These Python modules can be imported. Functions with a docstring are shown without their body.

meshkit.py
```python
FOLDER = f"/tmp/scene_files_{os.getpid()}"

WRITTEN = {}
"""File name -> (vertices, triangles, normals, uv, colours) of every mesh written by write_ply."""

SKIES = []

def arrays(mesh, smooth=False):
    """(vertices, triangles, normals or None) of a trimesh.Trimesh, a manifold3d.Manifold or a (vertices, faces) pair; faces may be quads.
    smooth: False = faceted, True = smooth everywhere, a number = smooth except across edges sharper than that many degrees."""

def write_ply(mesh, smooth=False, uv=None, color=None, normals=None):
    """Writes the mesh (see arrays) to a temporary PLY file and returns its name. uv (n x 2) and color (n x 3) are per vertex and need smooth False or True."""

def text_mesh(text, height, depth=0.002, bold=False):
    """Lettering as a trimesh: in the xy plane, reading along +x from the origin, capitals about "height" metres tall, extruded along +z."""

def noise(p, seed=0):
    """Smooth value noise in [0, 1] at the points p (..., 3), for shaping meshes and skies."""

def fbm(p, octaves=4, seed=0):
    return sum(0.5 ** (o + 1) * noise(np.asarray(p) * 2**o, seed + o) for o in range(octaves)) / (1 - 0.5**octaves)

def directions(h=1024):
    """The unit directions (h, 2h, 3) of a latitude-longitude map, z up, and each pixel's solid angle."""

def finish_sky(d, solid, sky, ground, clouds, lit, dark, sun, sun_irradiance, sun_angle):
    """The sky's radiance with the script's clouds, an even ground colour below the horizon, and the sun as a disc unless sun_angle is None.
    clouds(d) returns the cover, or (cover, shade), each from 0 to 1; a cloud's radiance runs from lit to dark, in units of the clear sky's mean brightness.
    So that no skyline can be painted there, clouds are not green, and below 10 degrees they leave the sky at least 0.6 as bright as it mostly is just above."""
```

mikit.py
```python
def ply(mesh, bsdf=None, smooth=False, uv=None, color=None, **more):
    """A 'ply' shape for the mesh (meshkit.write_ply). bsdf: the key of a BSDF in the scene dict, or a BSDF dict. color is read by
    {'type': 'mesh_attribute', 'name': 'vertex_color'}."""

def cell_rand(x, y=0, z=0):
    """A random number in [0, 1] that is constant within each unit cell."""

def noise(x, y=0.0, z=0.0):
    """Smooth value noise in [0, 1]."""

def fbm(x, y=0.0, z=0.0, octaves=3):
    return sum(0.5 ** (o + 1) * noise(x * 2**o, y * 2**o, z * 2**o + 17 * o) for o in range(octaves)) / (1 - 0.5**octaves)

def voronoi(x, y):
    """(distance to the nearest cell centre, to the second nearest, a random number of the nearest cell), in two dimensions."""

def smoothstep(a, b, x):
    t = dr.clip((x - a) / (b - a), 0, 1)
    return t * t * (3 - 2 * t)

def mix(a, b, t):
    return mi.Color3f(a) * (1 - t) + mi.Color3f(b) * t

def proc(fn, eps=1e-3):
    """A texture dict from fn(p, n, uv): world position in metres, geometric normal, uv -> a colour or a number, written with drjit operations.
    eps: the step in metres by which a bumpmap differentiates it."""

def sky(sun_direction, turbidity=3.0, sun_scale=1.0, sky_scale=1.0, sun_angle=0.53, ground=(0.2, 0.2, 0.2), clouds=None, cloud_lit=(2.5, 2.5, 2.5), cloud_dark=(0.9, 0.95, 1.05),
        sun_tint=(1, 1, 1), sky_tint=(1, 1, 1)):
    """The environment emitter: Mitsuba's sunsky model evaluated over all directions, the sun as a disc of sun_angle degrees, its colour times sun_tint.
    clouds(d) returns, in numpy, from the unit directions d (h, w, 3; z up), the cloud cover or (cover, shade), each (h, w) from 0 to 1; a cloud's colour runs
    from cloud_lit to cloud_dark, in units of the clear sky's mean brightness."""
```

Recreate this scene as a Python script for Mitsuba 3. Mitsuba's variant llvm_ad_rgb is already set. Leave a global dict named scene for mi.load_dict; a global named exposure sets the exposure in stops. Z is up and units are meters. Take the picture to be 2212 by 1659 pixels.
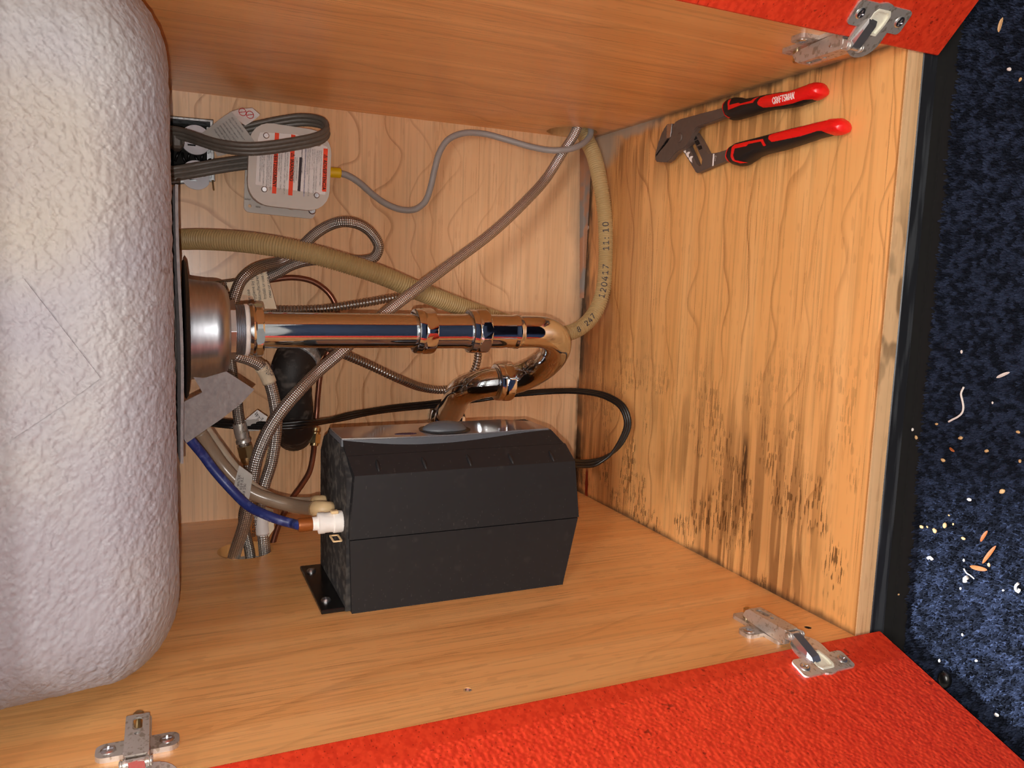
import math, random
import numpy as np
import trimesh
import manifold3d as m3
import shapely.geometry as sg
import drjit as dr
import mitsuba as mi
import mikit, meshkit
from mikit import proc, noise, fbm, smoothstep, mix, cell_rand, voronoi

T = mi.ScalarTransform4f
rng = np.random.default_rng(7)
scene, labels = {}, {}

def S(r, g, b):
    """sRGB 0-255 -> linear"""
    return [((c / 255) / 12.92 if c / 255 <= .04045 else ((c / 255 + .055) / 1.055) ** 2.4) for c in (r, g, b)]

# ------------------------------------------------------------------ camera, light, exposure
# world: x to the right of the cabinet, y into it, z up. The phone was held on its side, so the photo's left is up.
W, D, HT = .535, .555, .78          # inside of the sink cabinet
CAM = np.array([.3161, -.5100, .5884])
RGT = np.array([.03197, -.40360, -.91438]); DWN = np.array([-.99174, -.12650, .02116]); FWD = np.array([-.12421, .90615, -.40431])
FPX = 1703.1
scene['camera'] = {'type': 'perspective', 'fov': 66.0, 'fov_axis': 'x', 'near_clip': .02, 'far_clip': 50.0,
                   'to_world': T().look_at(origin=CAM.tolist(), target=(CAM + FWD).tolist(), up=(-DWN).tolist())}
# the phone's flash, beside its lens
scene['flash'] = {'type': 'point', 'position': (CAM + DWN * .016 - RGT * .004 - FWD * .002).tolist(), 'intensity': {'type': 'rgb', 'value': [.62, .585, .56]}}
LAMP = dict(x=.55, y=-2.3, z=2.42, sx=1.1, sy=.6, power=24.0)      # the room's ceiling lamp
exposure = 0.5
# an unseen narrow spotlight, added to make the bright patch on the carpet
SPOT = np.array([.03, -.055, 2.40]); AIM = np.array([-.235, -.12, -.05])
scene['added_spot_light'] = {'type': 'spot', 'to_world': T().look_at(origin=SPOT.tolist(), target=AIM.tolist(), up=[0, 1, .1]), 'cutoff_angle': 9.6, 'beam_width': 7.2, 'intensity': {'type': 'rgb', 'value': [58., 62., 68.]}}


# ------------------------------------------------------------------ helpers
def ray(u, v):
    return (u - 1106) / FPX * RGT + (v - 829.5) / FPX * DWN + FWD
def P(u, v, y=None, x=None, z=None):
    """the point of the room seen at a pixel of the photograph, at a given depth"""
    d = ray(u, v)
    a, val = (1, y) if y is not None else (0, x) if x is not None else (2, z)
    return CAM + d * ((val - CAM[a]) / d[a])
def Pp(u, v, pt, n):
    d = ray(u, v); n = np.asarray(n, float)
    return CAM + d * (np.dot(np.asarray(pt, float) - CAM, n) / np.dot(d, n))

def norm(v):
    v = np.asarray(v, float); return v / np.linalg.norm(v)

USED = set()
def key_of(name):
    k, i = name, 0
    while k in USED:
        i += 1; k = f'{name}_{i:03d}'
    USED.add(k); return k
def obj(name, mesh, mat, parent=None, smooth=False, label=None, cat=None, group=None, kind=None, uv=None):
    k = key_of((parent + '__' if parent else '') + name)
    if isinstance(mesh, (list,)):
        mesh = trimesh.util.concatenate(mesh)
    scene[k] = mikit.ply(mesh, 'mat_' + mat, smooth=smooth, **({'uv': uv} if uv is not None else {}))
    tag(k, label, cat, group, kind)
    return k
def tag(k, label=None, cat=None, group=None, kind=None):
    d = {a: b for a, b in (('label', label), ('category', cat), ('group', group), ('kind', kind)) if b}
    if d: labels.setdefault(k, {}).update(d)
def thing(name, label, cat, group=None):
    k = key_of(name); tag(k, label, cat, group); return k

def box(x0, x1, y0, y1, z0, z1, b=0.0):
    x0, x1 = min(x0, x1), max(x0, x1); y0, y1 = min(y0, y1), max(y0, y1); z0, z1 = min(z0, z1), max(z0, z1)
    if b <= 0:
        return trimesh.creation.box(bounds=[[x0, y0, z0], [x1, y1, z1]])
    b = min(b, .45 * min(x1 - x0, y1 - y0, z1 - z0))
    pts = []
    for sx in (0, 1):
        for sy in (0, 1):
            for sz in (0, 1):
                c = np.array([x1 if sx else x0, y1 if sy else y0, z1 if sz else z0])
                s = np.array([-1 if sx else 1, -1 if sy else 1, -1 if sz else 1]) * b
                for a in range(3):
                    q = c + s; q[a] = c[a]; pts.append(q)
    return trimesh.convex.convex_hull(np.array(pts))
def hull(pts):
    return trimesh.convex.convex_hull(np.asarray(pts, float))
def frame(o, ex, ey, ez=None):
    M = np.eye(4); ex = norm(ex); ey = np.asarray(ey, float); ey = norm(ey - ex * ey.dot(ex)); ez = np.cross(ex, ey)
    M[:3, 0], M[:3, 1], M[:3, 2], M[:3, 3] = ex, ey, ez, o
    return M
def xf(mesh, M):
    m = mesh.copy(); m.apply_transform(M); return m
def axis_frame(o, axis):
    a = norm(axis); h = np.array([0, 0, 1.]) if abs(a[2]) < .9 else np.array([1., 0, 0])
    ex = norm(np.cross(h, a)); M = np.eye(4)
    M[:3, 0], M[:3, 1], M[:3, 2], M[:3, 3] = ex, np.cross(a, ex), a, o
    return M
def lathe(prof, o=(0, 0, 0), axis=(0, 0, 1), n=40):
    """profile of (radius, height) turned about an axis"""
    prof = np.array(prof, float)
    a = np.linspace(0, 2 * np.pi, n, endpoint=False)
    v = np.stack([np.outer(prof[:, 0], np.cos(a)), np.outer(prof[:, 0], np.sin(a)), np.repeat(prof[:, 1:2], n, 1)], -1).reshape(-1, 3)
    f = []
    for i in range(len(prof) - 1):
        j = np.arange(n); k = (j + 1) % n
        f.append(np.stack([i * n + j, i * n + k, (i + 1) * n + k, (i + 1) * n + j], 1))
    f = np.vstack(f); f = np.vstack([f[:, [0, 1, 2]], f[:, [0, 2, 3]]])
    m = trimesh.Trimesh(v, f, process=True); m.update_faces(m.nondegenerate_faces())
    if prof[-1, 1] < prof[0, 1]: m.invert()
    return xf(m, axis_frame(o, axis))
def screw_head(o, axis, r=.004, h=.0018):
    head = lathe([(0, -.002), (r, -.002), (r, h * .45), (r * .75, h), (0, h)], n=20)
    a = box(-r * .62, r * .62, -r * .13, r * .13, h * .2, h * 1.5); b = box(-r * .13, r * .13, -r * .62, r * .62, h * .2, h * 1.5)
    try:
        head = trimesh.boolean.difference([head, a, b], engine='manifold')
    except Exception:
        pass
    return xf(head, axis_frame(o, axis))
def ext(poly, h, M=None, z0=0.0):
    g = poly if hasattr(poly, 'geom_type') else sg.Polygon(poly)
    gs = list(getattr(g, 'geoms', [g]))
    m = trimesh.util.concatenate([trimesh.creation.extrude_polygon(q, h, engine='earcut') for q in gs])
    m.apply_translation([0, 0, z0])
    return m if M is None else xf(m, M)
def spline(pts, step=.003, closed=False):
    """Catmull-Rom through the points, resampled evenly"""
    p = np.asarray(pts, float)
    q = np.vstack([2 * p[0] - p[1], p, 2 * p[-1] - p[-2]])
    out = []
    for i in range(1, len(q) - 2):
        a, b, c, d = q[i - 1:i + 3]
        t0, t1 = 0, np.linalg.norm(b - a) ** .5 + 1e-9; t2 = t1 + np.linalg.norm(c - b) ** .5 + 1e-9; t3 = t2 + np.linalg.norm(d - c) ** .5 + 1e-9
        t = np.linspace(t1, t2, 24, endpoint=False)[:, None]
        A1 = (t1 - t) / (t1 - t0) * a + (t - t0) / (t1 - t0) * b
        A2 = (t2 - t) / (t2 - t1) * b + (t - t1) / (t2 - t1) * c
        A3 = (t3 - t) / (t3 - t2) * c + (t - t2) / (t3 - t2) * d
        B1 = (t2 - t) / (t2 - t0) * A1 + (t - t0) / (t2 - t0) * A2
        B2 = (t3 - t) / (t3 - t1) * A2 + (t - t1) / (t3 - t1) * A3
        out.append((t2 - t) / (t2 - t1) * B1 + (t - t1) / (t2 - t1) * B2)
    c = np.vstack(out + [p[-1:]])
    s = np.r_[0, np.cumsum(np.linalg.norm(np.diff(c, axis=0), axis=1))]
    n = max(3, int(round(s[-1] / step)) + 1)
    k = np.linspace(0, s[-1], n)
    return np.stack([np.interp(k, s, c[:, j]) for j in range(3)], 1)
def frames(c, hint=None):
    t = np.gradient(c, axis=0); t /= np.linalg.norm(t, axis=1, keepdims=True)
    a = np.zeros_like(c)
    if hint is not None:
        h = np.asarray(hint, float)
        if h.ndim == 1: h = np.repeat(h[None], len(c), 0)
        a = h - t * (h * t).sum(1, keepdims=True)
        a /= np.linalg.norm(a, axis=1, keepdims=True)
    else:
        h = np.array([0, 1., 0]) if abs(t[0][1]) < .9 else np.array([1., 0, 0])
        cur = norm(h - t[0] * h.dot(t[0]))
        for i in range(len(c)):
            cur = norm(cur - t[i] * cur.dot(t[i])); a[i] = cur
    return t, a, np.cross(t, a)
def tube(c, r, n=16, caps=True, rad=None):
    """(mesh, uv): a round tube along the centre line c; uv = (length in metres, angle 0..1)"""
    t, a, b = frames(c)
    r = np.broadcast_to(np.asarray(r, float), len(c)) if rad is None else rad
    ang = np.linspace(0, 2 * np.pi, n + 1)
    v = c[:, None] + r[:, None, None] * (np.cos(ang)[None, :, None] * a[:, None] + np.sin(ang)[None, :, None] * b[:, None])
    s = np.r_[0, np.cumsum(np.linalg.norm(np.diff(c, axis=0), axis=1))]
    uv = np.stack(np.broadcast_arrays(s[:, None], (ang / (2 * np.pi))[None]), -1).reshape(-1, 2)
    i, j = np.meshgrid(np.arange(len(c) - 1), np.arange(n), indexing='ij')
    q = (i * (n + 1) + j).ravel()
    f = np.vstack([np.stack([q, q + n + 1, q + 1], 1), np.stack([q + 1, q + n + 1, q + n + 2], 1)])[:, [0, 2, 1]]
    v = v.reshape(-1, 3)
    if caps:
        k = len(v); v = np.vstack([v, c[:1], c[-1:]]); uv = np.vstack([uv, [[0, 0], [s[-1], 0]]])
        jj = np.arange(n); e = (len(c) - 1) * (n + 1)
        f = np.vstack([f, np.stack([np.full(n, k), jj + 1, jj], 1), np.stack([np.full(n, k + 1), e + jj, e + jj + 1], 1)])
    return trimesh.Trimesh(v, f, process=False), uv
def sweep(c, prof, hint):
    """a closed 2D profile (x along the hint) carried along c"""
    t, a, b = frames(c, hint); prof = np.asarray(prof, float); n = len(prof)
    v = (c[:, None] + prof[None, :, :1] * a[:, None] + prof[None, :, 1:] * b[:, None]).reshape(-1, 3)
    i, j = np.meshgrid(np.arange(len(c) - 1), np.arange(n), indexing='ij'); j2 = (j + 1) % n
    q = np.stack([i * n + j, i * n + j2, (i + 1) * n + j2, (i + 1) * n + j], -1).reshape(-1, 4)
    f = np.vstack([q[:, [0, 1, 2]], q[:, [0, 2, 3]]])
    k = len(v); v = np.vstack([v, c[:1], c[-1:]])
    jj = np.arange(n); e = (len(c) - 1) * n
    f = np.vstack([f, np.stack([np.full(n, k), (jj + 1) % n, jj], 1), np.stack([np.full(n, k + 1), e + jj, e + (jj + 1) % n], 1)])
    m = trimesh.Trimesh(v, f, process=False)
    if m.volume < 0: m.invert()
    return m
def grid_sheet(Pg, thick, n_dir=None):
    """a sheet with thickness over a grid of points (a, b, 3)"""
    a, b = Pg.shape[:2]
    du = np.gradient(Pg, axis=0); dv = np.gradient(Pg, axis=1)
    nn = np.cross(du, dv); nn /= np.linalg.norm(nn, axis=2, keepdims=True) + 1e-12
    top = Pg + nn * thick / 2; bot = Pg - nn * thick / 2
    v = np.vstack([top.reshape(-1, 3), bot.reshape(-1, 3)]); k = a * b
    i, j = np.meshgrid(np.arange(a - 1), np.arange(b - 1), indexing='ij'); q = (i * b + j).ravel()
    f = [np.stack([q, q + b, q + 1], 1), np.stack([q + 1, q + b, q + b + 1], 1)]
    f = np.vstack(f); f = np.vstack([f, f[:, ::-1] + k])
    rim = list(range(b)) + [r * b + b - 1 for r in range(1, a)] + [(a - 1) * b + c for c in range(b - 2, -1, -1)] + [r * b for r in range(a - 2, 0, -1)]
    rim = np.array(rim); nx = np.roll(rim, -1)
    f = np.vstack([f, np.stack([rim, nx, rim + k], 1), np.stack([nx, nx + k, rim + k], 1)])
    m = trimesh.Trimesh(v, f, process=False); trimesh.repair.fix_normals(m)
    return m
def txt(s, h, o, ex, ey, depth=.00012, bold=False, sx=1.0):
    m = meshkit.text_mesh(s, h, depth, bold); m.apply_scale([sx, 1, 1])
    return xf(m, frame(o, ex, ey))

# ------------------------------------------------------------------ materials
def prin(name, col, rough=.5, metal=0.0, spec=.5, bump=None, bscale=.001, eps=1e-3, sided=True, **kw):
    c = col if isinstance(col, dict) else {'type': 'rgb', 'value': list(col)}
    r = rough if isinstance(rough, dict) else float(rough)
    d = {'type': 'principled', 'base_color': c, 'roughness': r, 'metallic': metal, 'specular': spec, **kw}
    if bump is not None:
        d = {'type': 'bumpmap', 'arbitrary': proc(bump, eps), 'scale': bscale, 'bsdf': d}
    if sided: d = {'type': 'twosided', 'bsdf': d}
    scene['mat_' + name] = d
    return name

def wood_fn(al, ac, base, dark, light, ring=16., seed=0.0, ringamt=.5, streak=.35, wav=4.5, thin=.3):
    """wood colour from position along (al) and across (ac) the grain, metres"""
    def fn(p, n, uv):
        a = al(p); c = ac(p)
        w = fbm(c * 7 + seed, a * wav + seed * 3, seed, octaves=3)
        r = c * ring + w * 4.2 + noise(c * 3 + 5 + seed, a * .9, seed) * 2.0
        fr = r - dr.floor(r)
        line = smoothstep(.86, .975, fr) * (1 - smoothstep(.975, 1.0, fr)) * smoothstep(.30, .60, noise(c * 9 + seed, a * 3, 4.0 + seed))
        fine = fbm(c * 420 + seed, a * 9, 2.0 + seed, octaves=2)
        med = fbm(c * 60 + seed, a * 3.5, 7.0 + seed, octaves=3)
        fleck = smoothstep(.73, .80, noise(c * 520 + seed, a * 60, 11.0 + seed))
        k = mix(mi.Color3f(light), mi.Color3f(base), smoothstep(.25, .7, med))
        k = k * (1 - streak * .35 * smoothstep(.45, .8, fine))
        hair = smoothstep(.70, .80, noise(c * 760, a * 13, 21.0 + seed)) * smoothstep(.40, .62, noise(c * 22, a * 5, 31.0 + seed))
        k = mix(k, mi.Color3f(dark), dr.clip(line * ringamt + fleck * .16 + hair * thin, 0, 1))
        return k
    return fn

side_base = wood_fn(lambda p: p.z, lambda p: p.y, S(224, 162, 98), S(156, 98, 50), S(231, 174, 111), ring=14, seed=3.1, ringamt=.22, streak=.3, wav=2.5, thin=.2)
def left_fn(p, n, uv):
    return side_base(p, n, uv)
right_base = wood_fn(lambda p: p.z, lambda p: p.y, S(212, 152, 91), S(142, 88, 46), S(222, 165, 103), ring=12, seed=8.7, ringamt=.22, streak=.4, wav=2.5, thin=.25)
def right_fn(p, n, uv):
    k = right_base(p, n, uv)
    # grey plumber's dirt at the hole and along the bottom corner
    d = dr.sqrt(dr.square(p.y - .515) + dr.square(p.z - .045))
    g = smoothstep(.062, .034, d) * .35 + smoothstep(.012, .0, p.z + .010 * fbm(p.y * 60, p.z * 60) - .006) * .7
    return mix(k, mi.Color3f(S(120, 105, 92)), dr.clip(g, 0, .8))
back_base = wood_fn(lambda p: p.x, lambda p: p.z, S(218, 174, 130), S(168, 116, 74), S(228, 188, 146), ring=17, seed=1.7, ringamt=.55, streak=.45, wav=8.0, thin=.4)
def back_fn(p, n, uv):
    k = back_base(p, n, uv)
    # dark mould line and grey smear low down
    lo = smoothstep(.030, .0, p.z + .016 * (fbm(p.x * 25, p.z * 40, 3.0) - .5)) * smoothstep(.2, .34, p.x)
    k = mix(k, mi.Color3f(S(128, 112, 98)), dr.clip(lo * .75, 0, .8))
    low = smoothstep(.006, .0, p.z) * smoothstep(.3, .6, fbm(p.x * 30, 2.0))
    k = mix(k, mi.Color3f(S(40, 30, 25)), low * .8)
    return k
floor_base = wood_fn(lambda p: p.x, lambda p: p.y, S(230, 170, 103), S(148, 90, 44), S(237, 182, 117), ring=22, seed=5.3, ringamt=.65, streak=.5, wav=6.0, thin=.5)
def floor_fn(p, n, uv):
    k = floor_base(p, n, uv)
    x, y = p.x, p.y
    # water staining along the grain, strongest towards the left panel and the back corner
    st = fbm(y * 130, x * 7, 1.0, octaves=3)
    blotch = fbm(y * 16 + 3, x * 9, 6.0, octaves=3)
    leftz = smoothstep(.30, .04, x) * smoothstep(.02, .10, y) * smoothstep(.46, .22, y)
    backz = smoothstep(.34, .54, y)
    rightz = smoothstep(.42, .53, x) * smoothstep(.05, .12, y)
    cover = dr.clip(leftz * 1.0 + backz * .95 + rightz * .8, 0, 1)
    dk = smoothstep(.46, .60, st) * smoothstep(.34, .56, blotch) * cover
    k = mix(k, mi.Color3f(S(104, 66, 34)), dk * .85)
    k = mix(k, mi.Color3f(S(182, 128, 78)), cover * smoothstep(.35, .7, blotch) * .55)
    k = mix(k, mi.Color3f(S(150, 96, 52)), smoothstep(.25, .52, y) * (.25 + .4 * smoothstep(.35, .65, fbm(y * 40, x * 6, 12.0))))  # plain browning, deeper towards the back
    # scratchy fine dark flecks near the left panel
    fl = smoothstep(.62, .72, noise(y * 900, x * 110, 9.0)) * smoothstep(.46, .62, fbm(y * 30, x * 20, 4.0)) * smoothstep(.32, .06, x)
    k = mix(k, mi.Color3f(S(84, 54, 30)), fl * .8)
    # long dark scorch
    sc = smoothstep(.006, .002, dr.abs(y - .168 - .05 * (x - .11) + .002 * noise(x * 60))) * smoothstep(.075, .10, x) * smoothstep(.17, .14, x)
    k = mix(k, mi.Color3f(S(58, 36, 24)), sc * smoothstep(.3, .55, noise(y * 700, x * 90, 3.0) + .2) * .85)
    # mould along the back and side joints
    eb = smoothstep(.030, .002, D - y + .022 * (fbm(x * 40, y * 120, 8.0) - .45)) * smoothstep(.30, .55, fbm(x * 14, 5.0) + .18)
    k = mix(k, mi.Color3f(S(44, 32, 22)), dr.clip(eb * 1.1, 0, .93))
    el = smoothstep(.010, .0, x + .010 * (fbm(y * 60, 1.0) - .4)); er = smoothstep(.008, .0, W - x + .008 * (fbm(y * 70, 2.0) - .4))
    k = mix(k, mi.Color3f(S(60, 46, 36)), dr.clip(el * .8 + er * .85, 0, .9))
    # grey caulk haze in the right rear corner, red paint left in the left rear one
    gc = dr.maximum(smoothstep(.060, .03, dr.sqrt(dr.square((x - .53) * 1.1) + dr.square((y - .525) * .8)) + .02 * (fbm(x * 50, y * 50, 2.0) - .5)), smoothstep(.016, .006, W - x + .012 * (fbm(y * 40, 3.0) - .5)) * smoothstep(.34, .42, y))
    k = mix(k, mi.Color3f(S(166, 152, 136)), gc * .85)
    rp = smoothstep(.008, .005, dr.abs(y - .517 - .02 * (x - .02)) + .003 * noise(x * 100)) * smoothstep(.050, .035, x)
    k = mix(k, mi.Color3f(S(120, 30, 16)), rp)
    # thin pencil-like scratches
    gl = smoothstep(.0035, .0015, y)
    return mix(k, mi.Color3f(S(150, 95, 45)), gl * .7)
prin('wood_left', proc(left_fn), rough=.30, spec=.45)
prin('wood_right', proc(right_fn), rough=.30, spec=.45)
prin('wood_back', proc(back_fn), rough=.27, spec=.4)
prin('wood_floor', proc(floor_fn), rough=.42, spec=.35)
edge_base = wood_fn(lambda p: p.x, lambda p: p.z, S(205, 165, 120), S(150, 100, 60), S(214, 176, 132), ring=60, seed=2.2, ringamt=.1, streak=.5)
def edge_fn(p, n, uv):
    k = edge_base(p, n, uv)
    b = smoothstep(.62, .75, fbm(p.x * 26, p.z * 60, 3.0)) * smoothstep(.2, .3, p.x) * smoothstep(.45, .3, p.x)
    return mix(k, mi.Color3f(S(70, 46, 26)), b * .7)
prin('wood_edge', proc(edge_fn), rough=.5)
def red_fn(p, n, uv):
    q = p * 1.0
    sp2 = fbm(q.x * 260, q.y * 260, q.z * 260, octaves=2)
    k = mix(mi.Color3f(S(206, 58, 32)), mi.Color3f(S(190, 47, 26)), smoothstep(.3, .7, sp2))
    k = mix(k, mi.Color3f(S(110, 20, 10)), smoothstep(.80, .88, noise(q.x * 560, q.y * 560, q.z * 560)) * .55)
    k = mix(k, mi.Color3f(S(230, 100, 66)), smoothstep(.82, .92, noise(q.x * 760 + 9, q.y * 760, q.z * 760)) * .25)
    return mix(k, mi.Color3f(S(70, 14, 8)), smoothstep(.83, .88, noise(q.x * 90, q.y * 90, q.z * 60 + 4)) * smoothstep(.6, .7, noise(q.x * 300, q.y * 300, q.z * 260)) * .6)
prin('red_paint', proc(red_fn), rough=.42, spec=.35, bump=lambda p, n, uv: noise(p.x * 420, p.y * 420, p.z * 420), bscale=.00025, eps=4e-4)
def kick_fn(p, n, uv):
    s = smoothstep(.55, .75, fbm(p.x * 14, p.z * 160, 4.0))
    return mix(mi.Color3f(S(30, 32, 36)), mi.Color3f(S(70, 74, 78)), s * .5)
prin('black_kick', proc(kick_fn), rough=.42)
prin('black_subfloor', S(11, 10, 9), rough=.9)

def sink_fn(p, n, uv):
    t = fbm(p.x * 9, p.y * 9 + 2, p.z * 9, octaves=3)
    k = mix(mi.Color3f(S(146, 143, 148)), mi.Color3f(S(156, 153, 151)), smoothstep(.35, .65, t))
    y = smoothstep(.085, .03, dr.sqrt(dr.square(p.x - .375) + dr.square((p.z - .66))))
    k = mix(k, mi.Color3f(S(158, 148, 128)), y * .5)
    sp = smoothstep(.74, .82, noise(p.x * 420, p.y * 420, p.z * 420)) * .2
    k = mix(k, mi.Color3f(S(120, 116, 118)), sp)
    for (sx, sz, r) in ((.318, .585, .0035), (.289, .5835, .0018), (.230, .5825, .0012)):
        d = dr.sqrt(dr.square(p.x - sx) + dr.square(p.z - sz))
        k = mix(k, mi.Color3f(S(120, 104, 100)), smoothstep(r, r * .5, d) * .5)
    return k
prin('sink_coat', proc(sink_fn), rough=.5, spec=.35, bump=lambda p, n, uv: fbm(p.x * 330, p.y * 330, p.z * 330, octaves=2), bscale=.0014, eps=4e-4)
prin('pad_coat', proc(sink_fn), rough=.5, spec=.35, bump=lambda p, n, uv: fbm(p.x * 500, p.y * 500, p.z * 500, octaves=2), bscale=.0006, eps=4e-4)
prin('grey_flap', proc(lambda p, n, uv: mix(mi.Color3f(S(116, 110, 112)), mi.Color3f(S(150, 144, 142)), fbm(p.x * 260, p.y * 260, p.z * 260))), rough=.85, bump=lambda p, n, uv: fbm(p.x * 420, p.y * 420, p.z * 420, octaves=2), bscale=.0022, eps=4e-4)
prin('black_rubber', S(16, 15, 15), rough=.6)
prin('chrome', [.73, .80, .89], rough=.045, metal=1.0)
prin('chrome_soft', [.80, .79, .77], rough=.12, metal=1.0)
def brushed_fn(p, n, uv):
    s = fbm(p.x * 90, p.y * 90, p.z * 420, octaves=2)
    return mix(mi.Color3f([.46, .48, .52]), mi.Color3f([.64, .66, .70]), s)
prin('worn_steel', proc(brushed_fn), rough=.40, metal=1.0)
def nickel_fn(p, n, uv):
    s = fbm(p.x * 320, p.y * 320, p.z * 320, octaves=3)
    return mix(mi.Color3f([.62, .59, .55]), mi.Color3f([.40, .36, .30]), smoothstep(.52, .72, s))
prin('hinge_nickel', proc(nickel_fn), rough=.36, metal=.72)
prin('hinge_link', [.62, .62, .64], rough=.16, metal=.9)
prin('zinc', [.66, .66, .68], rough=.3, metal=1.0)
prin('hinge_liner', S(214, 214, 196), rough=.4)
prin('brass', [.62, .48, .26], rough=.3, metal=1.0)
def braid(period, dark, lite, N=12):
    def col(p, n, uv):
        a = uv.x / period; b = uv.y * N
        u, v = a + b, a - b
        su = dr.sin(2 * dr.pi * u); sv = dr.sin(2 * dr.pi * v)
        k = dr.clip(.5 + .5 * su * sv, 0, 1)
        return mix(mi.Color3f(dark), mi.Color3f(lite), smoothstep(.2, .85, k))
    def bmp(p, n, uv):
        a = uv.x / period; b = uv.y * N
        return .5 + .5 * dr.sin(2 * dr.pi * (a + b)) * dr.sin(2 * dr.pi * (a - b))
    return col, bmp
c1, b1 = braid(.0048, [.34, .33, .32], [.95, .94, .92], 9)
prin('steel_braid', proc(c1), rough=.30, metal=.9, bump=b1, bscale=.0007, eps=3e-4)
c2, b2 = braid(.0042, [.17, .16, .15], [.72, .69, .64], 9)
prin('dark_braid', proc(c2), rough=.30, metal=.9, bump=b2, bscale=.0007, eps=3e-4)
prin('conduit_steel', proc(lambda p, n, uv: mix(mi.Color3f([.20, .18, .165]), mi.Color3f([.62, .60, .57]), .5 + .5 * dr.sin(2 * dr.pi * (uv.x / .0042 + uv.y)))), rough=.28, metal=.95)
prin('copper', proc(lambda p, n, uv: mix(mi.Color3f(S(160, 104, 82)), mi.Color3f(S(120, 84, 72)), fbm(p.x * 90, p.y * 90, p.z * 90))), rough=.35, metal=.85)
prin('copper_sleeve', S(150, 84, 36), rough=.4, metal=.4)
prin('beige_hose', proc(lambda p, n, uv: mix(mi.Color3f(S(184, 160, 116)), mi.Color3f(S(160, 134, 88)), fbm(p.x * 14, p.y * 14, p.z * 14))), rough=.45, spec=.4)
prin('ink', S(58, 52, 58), rough=.8)
prin('ink_black', S(20, 18, 20), rough=.8)
def abs_fn(p, n, uv):
    return mix(mi.Color3f(S(26, 24, 24)), mi.Color3f(S(110, 104, 98)), smoothstep(.50, .85, fbm(p.x * 140, p.y * 140, p.z * 60)) * .5)
prin('black_pipe', proc(abs_fn), rough=.6)
prin('cord_grey', proc(lambda p, n, uv: mix(mi.Color3f(S(96, 91, 84)), mi.Color3f(S(84, 79, 73)), fbm(p.x * 300, p.y * 300, p.z * 300))), rough=.45)
prin('cable_grey', S(142, 138, 136), rough=.5)
prin('cord_black', S(18, 18, 19), rough=.32)
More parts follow.
